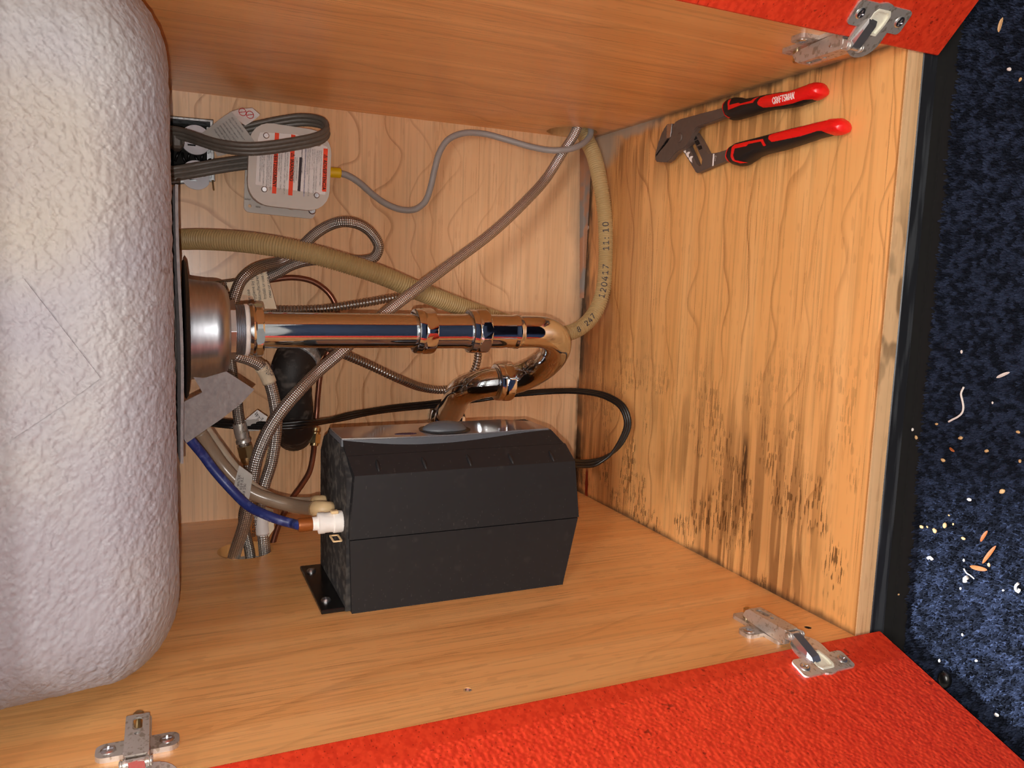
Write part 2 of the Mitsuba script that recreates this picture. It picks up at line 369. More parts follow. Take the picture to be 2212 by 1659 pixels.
prin('yellow_plastic', S(206, 168, 14), rough=.45)
prin('box_grey', S(196, 188, 180), rough=.5)
prin('box_grey_dark', S(150, 143, 136), rough=.6)
prin('paper_white', S(226, 222, 220), rough=.6)
prin('paper_cream', S(222, 206, 178), rough=.7)
prin('paper_grey', S(168, 164, 158), rough=.6)
prin('orange_print', S(236, 66, 20), rough=.6)
prin('red_print', S(180, 40, 44), rough=.7)
prin('blue_print', S(110, 110, 170), rough=.7)
prin('galvanised', proc(lambda p, n, uv: mix(mi.Color3f([.55, .58, .60]), mi.Color3f([.26, .27, .27]), smoothstep(.45, .7, fbm(p.x * 160, p.y * 160, p.z * 160)))), rough=.45, metal=.5)
prin('receptacle', S(196, 194, 200), rough=.45)
prin('hollow_shade', S(24, 22, 20), rough=.9)  # shade of hollows put into the colour
def tank_fn(p, n, uv):
    d = smoothstep(.62, .9, fbm(p.x * 90, p.y * 90, p.z * 90)) * .05 + smoothstep(.86, .92, noise(p.x * 500, p.y * 500, p.z * 500)) * .10
    return mix(mi.Color3f(S(27, 27, 29)), mi.Color3f(S(120, 112, 104)), d)
prin('tank_plastic', proc(tank_fn), rough=.52, spec=.4)
def foam_fn(p, n, uv):
    d = smoothstep(.4, .8, fbm(p.x * 160, p.y * 160, p.z * 90)) * .2
    return mix(mi.Color3f(S(30, 29, 30)), mi.Color3f(S(128, 122, 112)), d)
prin('tank_foam', proc(foam_fn), rough=.85, bump=lambda p, n, uv: fbm(p.x * 420, p.y * 420, p.z * 420), bscale=.0008, eps=4e-4)
prin('tank_panel', [.50, .47, .47], rough=.09, metal=.75)
prin('knob_grey', S(78, 82, 88), rough=.4)
prin('logo_blue', S(46, 34, 66), rough=.5)
prin('bracket_black', S(14, 14, 15), rough=.28)
prin('white_nylon', S(232, 228, 222), rough=.4)
prin('amber_plastic', S(214, 186, 140), rough=.4)
scene['mat_clear_tube'] = {'type': 'twosided', 'bsdf': {'type': 'principled', 'base_color': {'type': 'rgb', 'value': S(176, 160, 140)}, 'roughness': .25, 'specular': .5, 'clearcoat': .4, 'clearcoat_gloss': .8}}
prin('clear_tube_dark', S(136, 118, 100), rough=.25, clearcoat=.4)
prin('blue_tube', proc(lambda p, n, uv: mix(mi.Color3f(S(34, 48, 112)), mi.Color3f(S(70, 84, 140)), smoothstep(.5, .8, fbm(p.x * 200, p.y * 200, p.z * 200)))), rough=.4)
prin('plier_steel', proc(lambda p, n, uv: mix(mi.Color3f(S(78, 66, 60)), mi.Color3f(S(92, 80, 73)), fbm(p.x * 300, p.y * 300, p.z * 300))), rough=.42, spec=.5)
prin('plier_bright', [.5, .5, .52], rough=.3, metal=1.0)
prin('grip_red', S(222, 24, 22), rough=.35)
prin('grip_black', S(22, 20, 21), rough=.5)
prin('white_print', S(238, 232, 228), rough=.6)
def carpet_fn(p, n, uv):
    t = fbm(p.x * 240, p.y * 240, 1.0, octaves=2); g = noise(p.x * 9, p.y * 9, 3.0)
    k = mix(mi.Color3f(S(21, 25, 35)), mi.Color3f(S(44, 52, 72)), smoothstep(.3, .75, t))
    return mix(k, mi.Color3f(S(24, 27, 36)), smoothstep(.6, .8, g) * .3)
prin('carpet', proc(carpet_fn), rough=.95, spec=.1)
prin('wall_paint', S(226, 222, 214), rough=.8)
prin('ceiling_paint', S(238, 236, 232), rough=.9)
prin('cloth_dark', S(34, 38, 52), rough=.9)
prin('skin', S(190, 140, 115), rough=.5)
prin('crumb', S(186, 152, 106), rough=.7)
prin('crumb_white', S(206, 200, 194), rough=.7)
prin('shaving', S(150, 80, 36), rough=.6)
prin('stone', S(70, 68, 66), rough=.3)

# ------------------------------------------------------------------ the room
FL = -.056
obj('floor', box(-2.2, 2.4, -3.4, .612, FL - .05, FL), 'black_subfloor', kind='structure', label='room floor under the carpet')
obj('wall_back', box(-2.2, 2.4, .612, .66, FL, 2.46), 'wall_paint', kind='structure', label='room wall behind the cabinet')
obj('wall_front', box(-2.2, 2.4, -3.46, -3.4, FL, 2.46), 'wall_paint', kind='structure', label='room wall behind the viewer')
obj('wall_left', box(-2.26, -2.2, -3.4, .612, FL, 2.46), 'wall_paint', kind='structure', label='room wall to the left')
obj('wall_right', box(2.4, 2.46, -3.4, .612, FL, 2.46), 'wall_paint', kind='structure', label='room wall to the right')
obj('ceiling', box(-2.2, 2.4, -3.4, .612, 2.46, 2.5), 'ceiling_paint', kind='structure', label='room ceiling')
lampk = thing('ceiling_lamp', 'flat rectangular ceiling lamp of the room', 'lamp')
obj('housing', box(LAMP['x'] - LAMP['sx'] / 2 - .03, LAMP['x'] + LAMP['sx'] / 2 + .03, LAMP['y'] - LAMP['sy'] / 2 - .03, LAMP['y'] + LAMP['sy'] / 2 + .03, LAMP['z'] + .002, 2.459), 'ceiling_paint', lampk)
k = obj('diffuser', box(LAMP['x'] - LAMP['sx'] / 2, LAMP['x'] + LAMP['sx'] / 2, LAMP['y'] - LAMP['sy'] / 2, LAMP['y'] + LAMP['sy'] / 2, LAMP['z'] - .006, LAMP['z']), 'paper_white', lampk)
scene[k]['emitter'] = {'type': 'area', 'radiance': {'type': 'rgb', 'value': [LAMP['power'] * c for c in (1.0, .96, .92)]}}

dl = thing('added_downlight', 'small round ring of the added ceiling spotlight above the cabinet front', 'lamp')  # invented fixture for the added spotlight
obj('trim_ring', lathe([(.050, -.030), (.058, -.030), (.066, -.004), (.066, .002), (.050, .002)], (SPOT[0], SPOT[1], 2.4585), n=40), 'ceiling_paint', dl, smooth=30)

# ------------------------------------------------------------------ base cabinet
cab = thing('base_cabinet', 'open sink base cabinet of maple plywood with two red doors', 'cabinet')
def circle(cx, cy, r, n=48):
    a = np.linspace(0, 2 * np.pi, n, endpoint=False); return np.stack([cx + r * np.cos(a), cy + r * np.sin(a)], 1)
def circ(cx, cy, r, n=48): return sg.Polygon(circle(cx, cy, r, n))
# side panels in (y, z), extruded along x
side = sg.box(0, -.018, .574, HT)
YZ = lambda x: np.array([[0, 0, 1, x], [1, 0, 0, 0], [0, 1, 0, 0], [0, 0, 0, 1.]])
lh = (.424, .505, .031); rh = (.516, .050, .036)
sl = side.difference(circ(*lh)).difference(circ(.0347, .3751, .0035, 16)).difference(circ(.0309, .0284, .0035, 16))
obj('side_panel', ext(sl, .018, YZ(-.018)), 'wood_left', cab, label='orange maple side panel with round hose hole and screw hole')
obj('side_panel', ext(side.difference(circ(*rh)), .018, YZ(W)), 'wood_right', cab, label='brown maple side panel with hose hole in its rear corner')
# back panel in (x, z) with the opening for the outlet box
o0, o1, o2, o3 = [P(u, v, y=D) for u, v in ((340, 247), (461, 258), (465, 392), (340, 402))]
bp = sg.box(0, 0, W, HT).difference(sg.Polygon([(q[0], q[2]) for q in (o0, o1, o2, o3)]))
XZ = lambda y: np.array([[1, 0, 0, 0], [0, 0, -1, y], [0, 1, 0, 0], [0, 0, 0, 1.]])
obj('back_panel', ext(bp, .008, XZ(D + .008)), 'wood_back', cab, label='pale unfinished maple back panel')
obj('bottom_panel', box(0, W, .001, D + .008, -.018, 0), 'wood_floor', cab, label='water-stained plywood bottom panel')
obj('edge_band', box(0, W, -.0002, .0009, -.018, -.0003), 'wood_edge', cab, label='light wood edge band along the bottom panel front')
obj('kick_board', [box(-.018, W + .018, -.0005, .016, -.0370, -.0182, .0012)], 'black_kick', cab, label='black board under the front edge')
obj('plinth', box(-.018, W + .018, .006, .03, FL, -.0372), 'black_subfloor', cab)
obj('front_rail', box(0, W, .002, .022, .715, HT), 'wood_left', cab)
# a narrow strip closing the lower rear corner, and its screw
s0 = P(1262, 300, y=D - .004); 
obj('corner_strip', [hull([[.30, D - .005, 0.0], [W - .002, D - .010, 0.0], [.30, D - .0005, 0.0], [W - .002, D, 0], [.30, D - .0005, .005], [W - .002, D, .016], [W - .002, D - .008, .012], [.31, D - .004, .003]])], prin('strip_dirt', proc(lambda p, n, uv: mix(mi.Color3f(S(150, 104, 74)), mi.Color3f(S(120, 110, 102)), smoothstep(.4, .6, fbm(p.x * 40, p.z * 90)))), rough=.6), cab, label='grey caulked strip in the rear bottom corner')
q = P(1277, 492, y=D - .008)
obj('screw', screw_head(q, (0, -1, .4), .006, .004), 'zinc', cab, smooth=30, label='metal screw head in the rear bottom corner')
obj('screw', lathe([(0, -.003), (.0034, -.003), (.0034, -.0006), (.0020, -.0018), (0, -.0018)], (0.0, .0347, .3751), (1, 0, 0), 20), 'zinc', cab, smooth=30)
obj('screw', lathe([(0, -.003), (.0034, -.003), (.0034, -.0006), (.0018, -.0018), (0, -.0018)], (0.0, .0309, .0284), (1, 0, 0), 20), 'bracket_black', cab, smooth=30)

# doors: hinge-side bottom corner, direction, inside normal
DOORS = [((.0037, -.0040, 0), norm((-.31, -.95, 0)), norm((.95, -.31, 0))), ((.5250, -.0030, 0), norm((.725, -.69, 0)), norm((-.69, -.725, 0)))]
def door_mesh(pt, d, n, zb=-.0265):
    M = np.eye(4); M[:3, 0], M[:3, 1], M[:3, 2], M[:3, 3] = d, n, np.cross(d, n), (pt[0], pt[1], 0)
    zs = 1 if np.cross(d, n)[2] > 0 else -1
    z0, z1 = sorted((zs * zb, zs * .735))
    return xf(box(0, .283, -.019, 0, z0, z1, .0012), M)
dk = [obj('door', door_mesh(*DOORS[0]), 'red_paint', cab, label='red painted door at the bottom of the photo'),
      obj('door', door_mesh(*DOORS[1], -.033), 'red_paint', cab, label='red painted door at the top right of the photo')]

# ------------------------------------------------------------------ hinges
def rrect(x0, x1, y0, y1, r):
    return sg.box(x0 + r, y0 + r, x1 - r, y1 - r).buffer(r, 6)
def hinge(side, zc, pv, door, tfl, zfl):
    """side: 0 left panel, 1 right panel. zc: height of the arm. door: (pt, d, n), the flange centre at tfl along the door and height zfl"""
    h = key_of(cab + '__hinge')
    sx = 1 if side == 0 else -1; x0 = 0 if side == 0 else W
    # wall frame: X out of the panel, Y into the cabinet, Z up
    A = np.eye(4); A[:3, 0] = (sx, 0, 0); A[:3, 1] = (0, 1, 0); A[:3, 2] = (0, 0, sx); A[:3, 3] = (x0, 0, zc)
    PL = np.eye(4); PL[:3, 0] = (0, 1, 0); PL[:3, 1] = (0, 0, 1); PL[:3, 2] = (1, 0, 0)   # polygons in (y, z), thickness along x
    ear = rrect(.0290, .0465, -.0255, .0255, .006).union(rrect(.010, .0750, -.0080, .0080, .004)).difference(circ(.0378, .0178, .0028, 16)).difference(circ(.0378, -.0178, .0028, 16))
    obj('mounting_plate', xf(ext(ear, .0036, PL), A), 'hinge_nickel', h)
    for s in (-1, 1):
        obj('screw', xf(screw_head((0.0034, .0378, s * .0178), (1, 0, 0), .0048, .0014), A), 'zinc', h, smooth=30)
    # channel-shaped arm rising towards the front
    def arm_side(z0, z1):
        return xf(ext(sg.Polygon([(.0600, .0085), (.0560, .0150), (.0520, .0172), (.0050, .0172), (.0030, .0160), (.0030, .0045), (.0060, .0030), (.0140, .0032), (.0520, .0062)]), z1 - z0, np.array([[0, 1, 0, 0], [1, 0, 0, 0], [0, 0, 1., z0], [0, 0, 0, 1]])), A)
    top = rrect(.0034, .0530, -.0072, .0072, .0012)
    slot = sg.LineString([(.0360, 0), (.0460, 0)]).buffer(.0030)
    hole = circ(.0285, 0, .0018, 16)
    topm = ext(top.difference(slot).difference(hole), .0012, PL); topm.apply_translation([.0160, 0, 0])
    sides = [arm_side(-.0074, -.0062), arm_side(.0062, .0074)]
    for m in sides:
        trimesh.repair.fix_normals(m)
    obj('arm', [xf(topm, A)] + sides, 'hinge_nickel', h, smooth=30)
    obj('screw', xf(lathe([(0, .003), (.0034, .003), (.0034, .0128), (.0024, .0136), (0, .0132)], (0, .0625, 0), (1, 0, 0), 18), A), 'brass', h, smooth=30)
    obj('screw', xf(screw_head((.0105, .0410, 0), (1, 0, 0), .0034, .0016), A), 'zinc', h, smooth=30)
    for s in (-1, 1):
        for yy, xx in ((.0060, .0055), (.0160, .0120)):
            obj('rivet', xf(lathe([(0, -.0002), (.0013, -.0002), (.0010, .0006), (0, .0008)], (xx, yy, s * .0074), (0, 0, s), 14), A), 'zinc', h, smooth=30)
    PV = np.array([pv[0], pv[1], 0])
    obj('pivot', xf(lathe([(0, -.0096), (.0026, -.0096), (.0031, -.0088), (.0031, -.0082), (.0026, -.0078), (.0032, -.0074), (.0032, -.0066), (.0026, -.0062), (.0030, -.0056), (.0030, .0056), (.0026, .0062), (.0032, .0066), (.0032, .0074), (.0026, .0078), (.0031, .0082), (.0031, .0088), (.0026, .0096), (0, .0096)], PV, (0, 0, 1), 22), A), 'hinge_nickel', h, smooth=30)
    for s in (-1, 1):
        obj('knuckle', xf(hull(np.vstack([np.c_[circle(PV[0], PV[1], .0040, 20), np.full(20, s * .0066)], np.c_[circle(PV[0], PV[1], .0040, 20), np.full(20, s * .0056)], [[.0165, .006, s * .0056], [.0165, .006, s * .0066], [.008, .006, s * .0056], [.008, .006, s * .0066]]])), A), 'hinge_nickel', h, smooth=30)
    # cup flange on the door
    pt, d, n = door
    c = np.array([pt[0], pt[1], 0]) + d * tfl + np.array([0, 0, zfl])
    B = np.eye(4); B[:3, 0] = d; B[:3, 1] = np.cross(n, d); B[:3, 2] = n; B[:3, 3] = c       # x away from the hinge edge, y along the height, z out of the door
    fl = rrect(-.0085, .0115, -.029, .029, .004).union(rrect(-.0195, .0, -.0165, .0165, .0164))
    cut = sg.Polygon([(-.0125, -.0065), (-.003, -.0085), (.004, -.0085), (.0075, -.006), (.0075, .006), (.004, .0085), (-.003, .0085), (-.0125, .0065)])
    fm = ext(fl.difference(cut).difference(circ(.0015, .0215, .003, 16)).difference(circ(.0015, -.0215, .003, 16)), .0019)
    obj('flange', xf(fm, B), 'hinge_nickel', h)
    obj('cup', xf(trimesh.util.concatenate([ext(cut.buffer(.0004).difference(cut.buffer(-.0014)), .0024, z0=.0), ext(cut.buffer(-.0002), .0006)]), B), 'hinge_liner', h, label='pale lining of the hinge cup')
    for s in (-1, 1):
        obj('screw', xf(screw_head((.0015, s * .0215, .0019), (0, 0, 1), .0045, .0012), B), 'zinc', h, smooth=30)
    # link from the arm's pivot to the cup
    a0 = (A @ np.array([PV[0], PV[1], 0, 1]))[:3]; a1 = (B @ np.array([-.0010, 0, .0012, 1]))[:3]; a1[2] = a0[2] * .55 + c[2] * .45
    dirv = norm(a1 - a0); L = np.linalg.norm(a1 - a0)
    nz = n - dirv * n.dot(dirv); nz = norm(nz); M = np.eye(4); M[:3, 0] = dirv; M[:3, 2] = nz; M[:3, 1] = np.cross(nz, dirv); M[:3, 3] = a0
    link = hull([[0, -.0058, -.0025], [0, .0058, -.0025], [0, -.0046, .0030], [0, .0046, .0030], [L, -.0058, -.0030], [L, .0058, -.0030], [L * .85, -.0046, .0030], [L * .85, .0046, .0030], [L, -.0050, .0005], [L, .0050, .0005]])
    obj('link', xf(link, M), 'hinge_link', h)
    return h
h1 = hinge(0, .0760, (.0135, -.0006), DOORS[0], .0225, .0670)
tag(h1, 'steel concealed hinge on the bottom door beside the carpet end')
h2 = hinge(1, .0650, (.0158, -.0022), DOORS[1], .0190, .0560)
tag(h2, 'steel concealed hinge on the top right door, dirty and rusted')
h3 = hinge(0, .6090, (.0135, -.0006), DOORS[0], .0225, .6000)
tag(h3, 'steel concealed hinge below the sink at the lower left')

# countertop above
obj('countertop', [box(-.9, 1.4, -.03, .10, HT + .03, HT + .06, .003), box(-.9, -.02, .10, .575, HT + .03, HT + .06), box(.56, 1.4, .10, .575, HT + .03, HT + .06), box(-.02, .56, .48, .575, HT + .03, HT + .06)], 'stone', label='stone countertop above the sink', cat='countertop')

# ------------------------------------------------------------------ sink
SC = np.array([.2675, .285]); ZB = .5805
sink = thing('sink', 'large pale grey coated undermount sink bowl filling the left of the photo', 'sink')
def sink_section(hx, hy, r, ts):
    """points of a rounded rectangle at parameters ts (0..1 from the back, counter-clockwise)"""
    segs = []
    for cx, cy, a0 in ((hx - r, hy - r, 0), (-hx + r, hy - r, 90), (-hx + r, -hy + r, 180), (hx - r, -hy + r, 270)):
        a = np.radians(np.linspace(a0, a0 + 90, 17)); segs.append(np.stack([cx + r * np.cos(a), cy + r * np.sin(a)], 1))
    c = np.vstack(segs + [segs[0][:1]]); s = np.r_[0, np.cumsum(np.linalg.norm(np.diff(c, axis=0), axis=1))]
    return np.stack([np.interp(ts * s[-1], s, c[:, k]) for k in (0, 1)], 1)
def sink_surface(inset=0.0, fine=True):
    # profile (inset from the wall line, z)
    prof = []
    rb = .050
    n1 = 120 if fine else 12
    for z in np.linspace(HT + .03, ZB + rb, n1, endpoint=False):
        prof.append((0.0, z))
    for a in np.linspace(0, 90, 46 if fine else 8):
        prof.append((rb * (1 - math.cos(math.radians(a))), ZB + rb * (1 - math.sin(math.radians(a)))))
    for k_ in np.linspace(.052, .20, 10): prof.append((k_, ZB))
    # dense along the front, where it is seen
    ts = np.concatenate([np.linspace(0, .38, 60, endpoint=False), np.linspace(.38, .88, 560, endpoint=False), np.linspace(.88, 1, 24, endpoint=False)]) if fine else np.linspace(0, 1, 80, endpoint=False)
    V = []
    for ins, z in prof:
        fl = .07 * max(0, z - .60) ** 1.0
        hx, hy = .2495 + fl - ins - inset, .225 + fl * .6 - ins - inset
        V.append(np.c_[sink_section(hx, hy, max(.062 - ins * .25, .01), ts) + SC, np.full(len(ts), z)])
    return np.array(V)
V = sink_surface()
nr, nc = V.shape[:2]
du = np.roll(V, -1, 1) - np.roll(V, 1, 1); dv = np.gradient(V, axis=0)
N = np.cross(du, dv); N /= np.linalg.norm(N, axis=2, keepdims=True) + 1e-12
if (N[:60, :, :2] * (V[:60, :, :2] - SC)).sum() < 0: N = -N
dsp = (meshkit.fbm(V * 210, 2, 3) - .5) * .0016 * (np.arange(nr) < nr - 9)[:, None]
V = V + N * dsp[..., None]
i, j = np.meshgrid(np.arange(nr - 1), np.arange(nc), indexing='ij'); j2 = (j + 1) % nc
q = np.stack([i * nc + j, i * nc + j2, (i + 1) * nc + j2, (i + 1) * nc + j], -1).reshape(-1, 4)
bowl = trimesh.Trimesh(V.reshape(-1, 3), np.vstack([q[:, [0, 1, 2]], q[:, [0, 2, 3]]]), process=False)
fn = bowl.face_normals[1000]; 
if fn[:2].dot(bowl.triangles_center[1000][:2] - SC) < 0: bowl.invert()
obj('bowl', bowl, 'sink_coat', sink, smooth=True, label='stippled grey sound-deadening coat')
# flat pad stuck on the front of the bowl
def front_pt(u, v, out=.0):
    p = P(u, v, y=.06); return np.array([p[0], .0585 - .0 + out, p[2]])
fl_c = [(-40, 660), (48, 606), (210, 815), (150, 860), (-40, 985)]
YF = lambda z: SC[1] - (.225 + .042 * max(0, z - .60))
def pad_pts(us):
    out = []
    for u, v in us:
        p = P(u, v, y=.06); p = P(u, v, y=YF(p[2])); out.append((p[0], p[2]))
    return out
pp = sg.Polygon(pad_pts(fl_c)).buffer(.0015)
pm = trimesh.creation.extrude_polygon(pp, .0016, engine='earcut'); pm = pm.subdivide_to_size(.0028)
vv = pm.vertices.copy(); pv_ = np.stack([vv[:, 0], np.array([YF(z) for z in vv[:, 1]]) - (vv[:, 2] - .0004), vv[:, 1]], 1)
pv_[:, 1] -= (meshkit.fbm(pv_ * [210, 0, 210] + [0, 50, 0], 2, 3) - .5) * .0016 * (vv[:, 2] > .0012)
pm.vertices = pv_
trimesh.repair.fix_normals(pm)
obj('front_pad', pm, 'sink_coat', sink, smooth=30, label='thin diagonal pad stuck on the bowl front')
# pad under the bowl, coming loose, and its hanging corner
gx, gy = np.meshgrid(np.linspace(.165, .385, 40), np.linspace(.165, .44, 24), indexing='ij')
hole_r = np.hypot(gx - .2675, gy - .30)
gz = ZB - .0035 - .0020 * np.clip((.21 - gy) / .05, 0, 1) - .0009 * np.sin(gx * 31)
gz = gz + .0
pad = grid_sheet(np.stack([gx, gy, gz], -1), .0022)
obj('deadening_pad', pad, 'grey_flap', sink, label='loose grey pad edge under the bowl')
def flap_pt(u, v, t=0):
    p = P(u, v, y=.215); return p
fp = [(385, 862), (392, 870), (437, 847), (418, 814), (440, 816), (489, 802), (549, 841), (520, 872), (477, 905), (440, 930), (403, 956), (392, 940), (386, 890)]
pl = [P(u, v, y=.235) for u, v in fp]
poly2 = sg.Polygon([(q[0], q[2]) for q in pl])
fm = trimesh.creation.extrude_polygon(poly2, .0026, engine='earcut').subdivide_to_size(.006)
vv = fm.vertices.copy()
bend = .05 * np.clip(.575 - vv[:, 1], 0, 1) ** 1.0 * .35 + .6 * np.clip(.13 - vv[:, 0] + .02, 0, 1) ** 1.5 * .2
fm.vertices = np.stack([vv[:, 0], .235 + bend - vv[:, 2], vv[:, 1]], 1); trimesh.repair.fix_normals(fm)
obj('peeled_flap', fm, 'grey_flap', sink, label='hanging torn corner of the grey pad')

# ------------------------------------------------------------------ basket strainer
DX, DY = .2645, .30
st = thing('basket_strainer', 'brushed steel sink strainer cup under the sink above the chrome pipe', 'drain')
zc = lambda u: P(u, 712, y=DY)[2]
def dome(r0, z0, z1, rc, n=10):
    pr = [(r0 - .0045, z0), (r0, z0 - .001)]
    pr += [(r0 - .001 - .0008, z0 - .004)]
    return pr
obj('rubber_gasket', lathe([(.02, zc(396)), (.0645, zc(396)), (.066, zc(399)), (.063, zc(404)), (.050, zc(408)), (.02, zc(409))], (DX, DY, 0), n=64), 'black_rubber', st, smooth=35, label='black rubber gasket disc')
rc = .0135; R0 = .0465; zt, zb = zc(405), zc(494)
cp = [(.02, zt), (R0 + .002, zt), (R0 + .001, zt - .004), (R0 - .0002, zb + rc + .008)]
cp += [(R0 - rc - .0004 + rc * math.cos(a), zb + rc - rc * math.sin(a)) for a in np.linspace(0, np.pi / 2, 12)] + [(.02, zb), (.02, zt)]
obj('cup', lathe(cp, (DX, DY, 0), n=72), 'worn_steel', st, smooth=40, label='brushed steel cup')
hexr = sg.Polygon(circle(0, 0, .0275, 8)).buffer(.001)
obj('lock_nut', xf(ext(hexr, zc(493) - zc(506)), np.array([[1, 0, 0, DX], [0, 1, 0, DY], [0, 0, 1, zc(506)], [0, 0, 0, 1.]])), 'zinc', st, smooth=20, label='grey lock nut')
th = [(.01, zc(505))]
zz = np.linspace(zc(505), zc(528), 6 * 8 + 1)
for k_, z in enumerate(zz): th.append((.0243 + .0008 * math.cos(k_ / 8 * 2 * np.pi), z))
th.append((.01, zc(528)))
obj('thread', lathe(th, (DX, DY, 0), n=48), 'worn_steel', st, smooth=40, label='threaded outlet')

# ------------------------------------------------------------------ chrome P-trap
trap = thing('drain_trap', 'chrome tubular drain trap running from the strainer to the rear wall', 'drain pipe')
RT = .0181
ax = (DX, DY, 0)
obj('washer', lathe([(.015, zc(527)), (.0250, zc(527)), (.0254, zc(528.5)), (.0254, zc(534)), (.0245, zc(536)), (.015, zc(536))], ax, n=48), 'white_nylon', trap, smooth=35, label='white plastic washer')
def hexnut(z0, z1, o, axis=(0, 0, 1), r=.0246, n=8, collar=.0235, mat='chrome', name='slip_nut', rot=.2):
    """slip nut: low octagon with bevelled corners, a round collar on the far end"""
    h = z1 - z0
    poly = sg.Polygon(circle(0, 0, r / math.cos(math.pi / n) * .985, n))
    a = m3.Manifold.extrude(m3.CrossSection([np.array(poly.exterior.coords)[:-1]]), h * .62).translate([0, 0, 0]).rotate([0, 0, math.degrees(rot)])
    cone = m3.Manifold.revolve(m3.CrossSection([np.array([(0, -.001), (r * .97, -.001), (r * 1.035, h * .12), (r * 1.035, h * .5), (r * .97, h * .63), (0, h * .63)])]), 48)
    b = m3.Manifold.revolve(m3.CrossSection([np.array([(0, h * .55), (collar, h * .55), (collar * 1.05, h * .72), (collar * 1.02, h * .95), (collar * .93, h), (0, h)])]), 48)
    m = ((a ^ cone) + b).to_mesh()
    m = trimesh.Trimesh(m.vert_properties[:, :3], m.tri_verts)
    return xf(m, axis_frame(np.asarray(o, float) + norm(axis) * z0, axis))
obj('slip_nut', hexnut(zc(566), zc(535), ax, r=.0252, collar=.0250), 'chrome', trap, smooth=28, label='chrome slip nut under the strainer')
pts = []
tp = [(RT - .002, zc(560)), (RT, zc(560)), (RT, zc(905))]
obj('tailpiece', lathe([(RT - .0015, zc(550)), (RT, zc(550)), (RT, zc(910)), (RT - .0015, zc(910))], ax, n=64), 'chrome', trap, smooth=40, label='long straight chrome tailpiece')
obj('slip_nut', hexnut(zc(934), zc(893), ax, r=.0238, collar=.0232, rot=.05), 'chrome', trap, smooth=28)
R2 = .0187
obj('extension_tube', lathe([(R2 - .002, zc(915)), (R2, zc(915)), (R2, zc(998)), (R2 + .0006, zc(1004)), (R2 + .0006, zc(1012)), (R2, zc(1020)), (R2 - .002, zc(1020))], ax, n=64), 'chrome', trap, smooth=40)
obj('slip_nut', hexnut(zc(1049), zc(1010), ax, r=.0240, collar=.0230, rot=.5), 'chrome', trap, smooth=28)
# J-bend
OX, OY = .1945, .400
zbend = .200; vr = .046
axv = norm((OX - DX, OY - DY, 0)); L = math.hypot(OX - DX, OY - DY); rbd = L / 2
path = [np.array([DX, DY, zc(1040)]), np.array([DX, DY, .245]), np.array([DX, DY, .230])]
for a in np.linspace(0, np.pi, 21):
    path.append(np.array([DX, DY, zbend]) + axv * (rbd - rbd * math.cos(a)) + np.array([0, 0, -vr * math.sin(a)]))
path += [np.array([OX, OY, .204]), np.array([OX, OY, .208])]
c = spline(path, .0025)
rad = np.full(len(c), RT)
sl_ = np.r_[0, np.cumsum(np.linalg.norm(np.diff(c, axis=0), axis=1))]
down = c[:, 2]; first = np.arange(len(c)) < len(c) // 3
rad = np.where(first & (down > .222), R2, RT); rad = rad + .0011 * np.exp(-((down - .2245) / .0022) ** 2) * first
m, uv = tube(c, 0, 40, rad=rad)
obj('trap_bend', m, 'chrome', trap, smooth=True, label='U-shaped chrome bend', uv=uv)
obj('slip_nut', hexnut(.1855, .2060, (OX, OY, 0), r=.0238, collar=.0228, rot=.3), 'chrome', trap, smooth=28, label='chrome slip nut on the short leg')
wp = P(966, 903, y=D - .006); hd = norm((wp[0] - OX, wp[1] - OY, 0)); re = .042
path = [np.array([OX, OY, .186]), np.array([OX, OY, .192])]
for a in np.linspace(0, np.pi / 2 * 1.06, 12):
    path.append(np.array([OX, OY, .196]) + hd * (re - re * math.cos(a)) + np.array([0, 0, re * math.sin(a)]))
end = path[-1]
hd = norm(wp - end); tw = np.linalg.norm(wp - end)
path += [end + hd * tw * .35, end + hd * tw * .7, wp]
m, uv = tube(spline(path, .0025), RT, 40)
obj('trap_arm', m, 'chrome', trap, smooth=True, label='chrome elbow to the rear wall', uv=uv)
obj('collar', lathe([(RT - .001, -.022), (RT + .0035, -.022), (RT + .005, -.020), (RT + .005, -.016), (RT + .0035, -.0145), (RT + .0055, -.012), (RT + .0075, -.010), (RT + .0075, -.004), (RT + .0085, -.003), (RT + .0095, 0), (RT - .001, 0)], (wp[0] , D - .0002, wp[2]), (0, 1, 0), 48), 'chrome', trap, smooth=35, label='ribbed chrome collar at the rear wall')

# ------------------------------------------------------------------ hot water tank
tk = thing('hot_water_tank', 'dark grey plastic under-sink water tank with slatted shoulder, fixed on the side panel', 'water tank')
y0, y1 = .205, .347
def loft(secs):
    return hull(np.array([p for s in secs for p in s]))
def ring(x, z0, z1, ya, yb): return [(x, ya, z0), (x, ya, z1), (x, yb, z0), (x, yb, z1)]
obj('base_shell', loft([ring(.0, .2020, .4285, y0 + .001, y1 - .001), ring(.0725, .1875, .4310, y0, y1)]), 'tank_plastic', tk)
ush = [ring(.0737, .1870, .4318, y0 - .001, y1 + .001), ring(.1345, .1935, .4270, y0 + .0005, y1 - .0005), ring(.1500, .1965, .4300, y0 + .018, y1 - .018)]
obj('upper_shell', loft(ush), 'tank_plastic', tk)
obj('shoulder', loft([ring(.1490, .1970, .4305, y0 + .0185, y1 - .0185), ring(.1625, .2060, .4310, y0 + .034, y1 - .040)]), 'tank_plastic', tk)
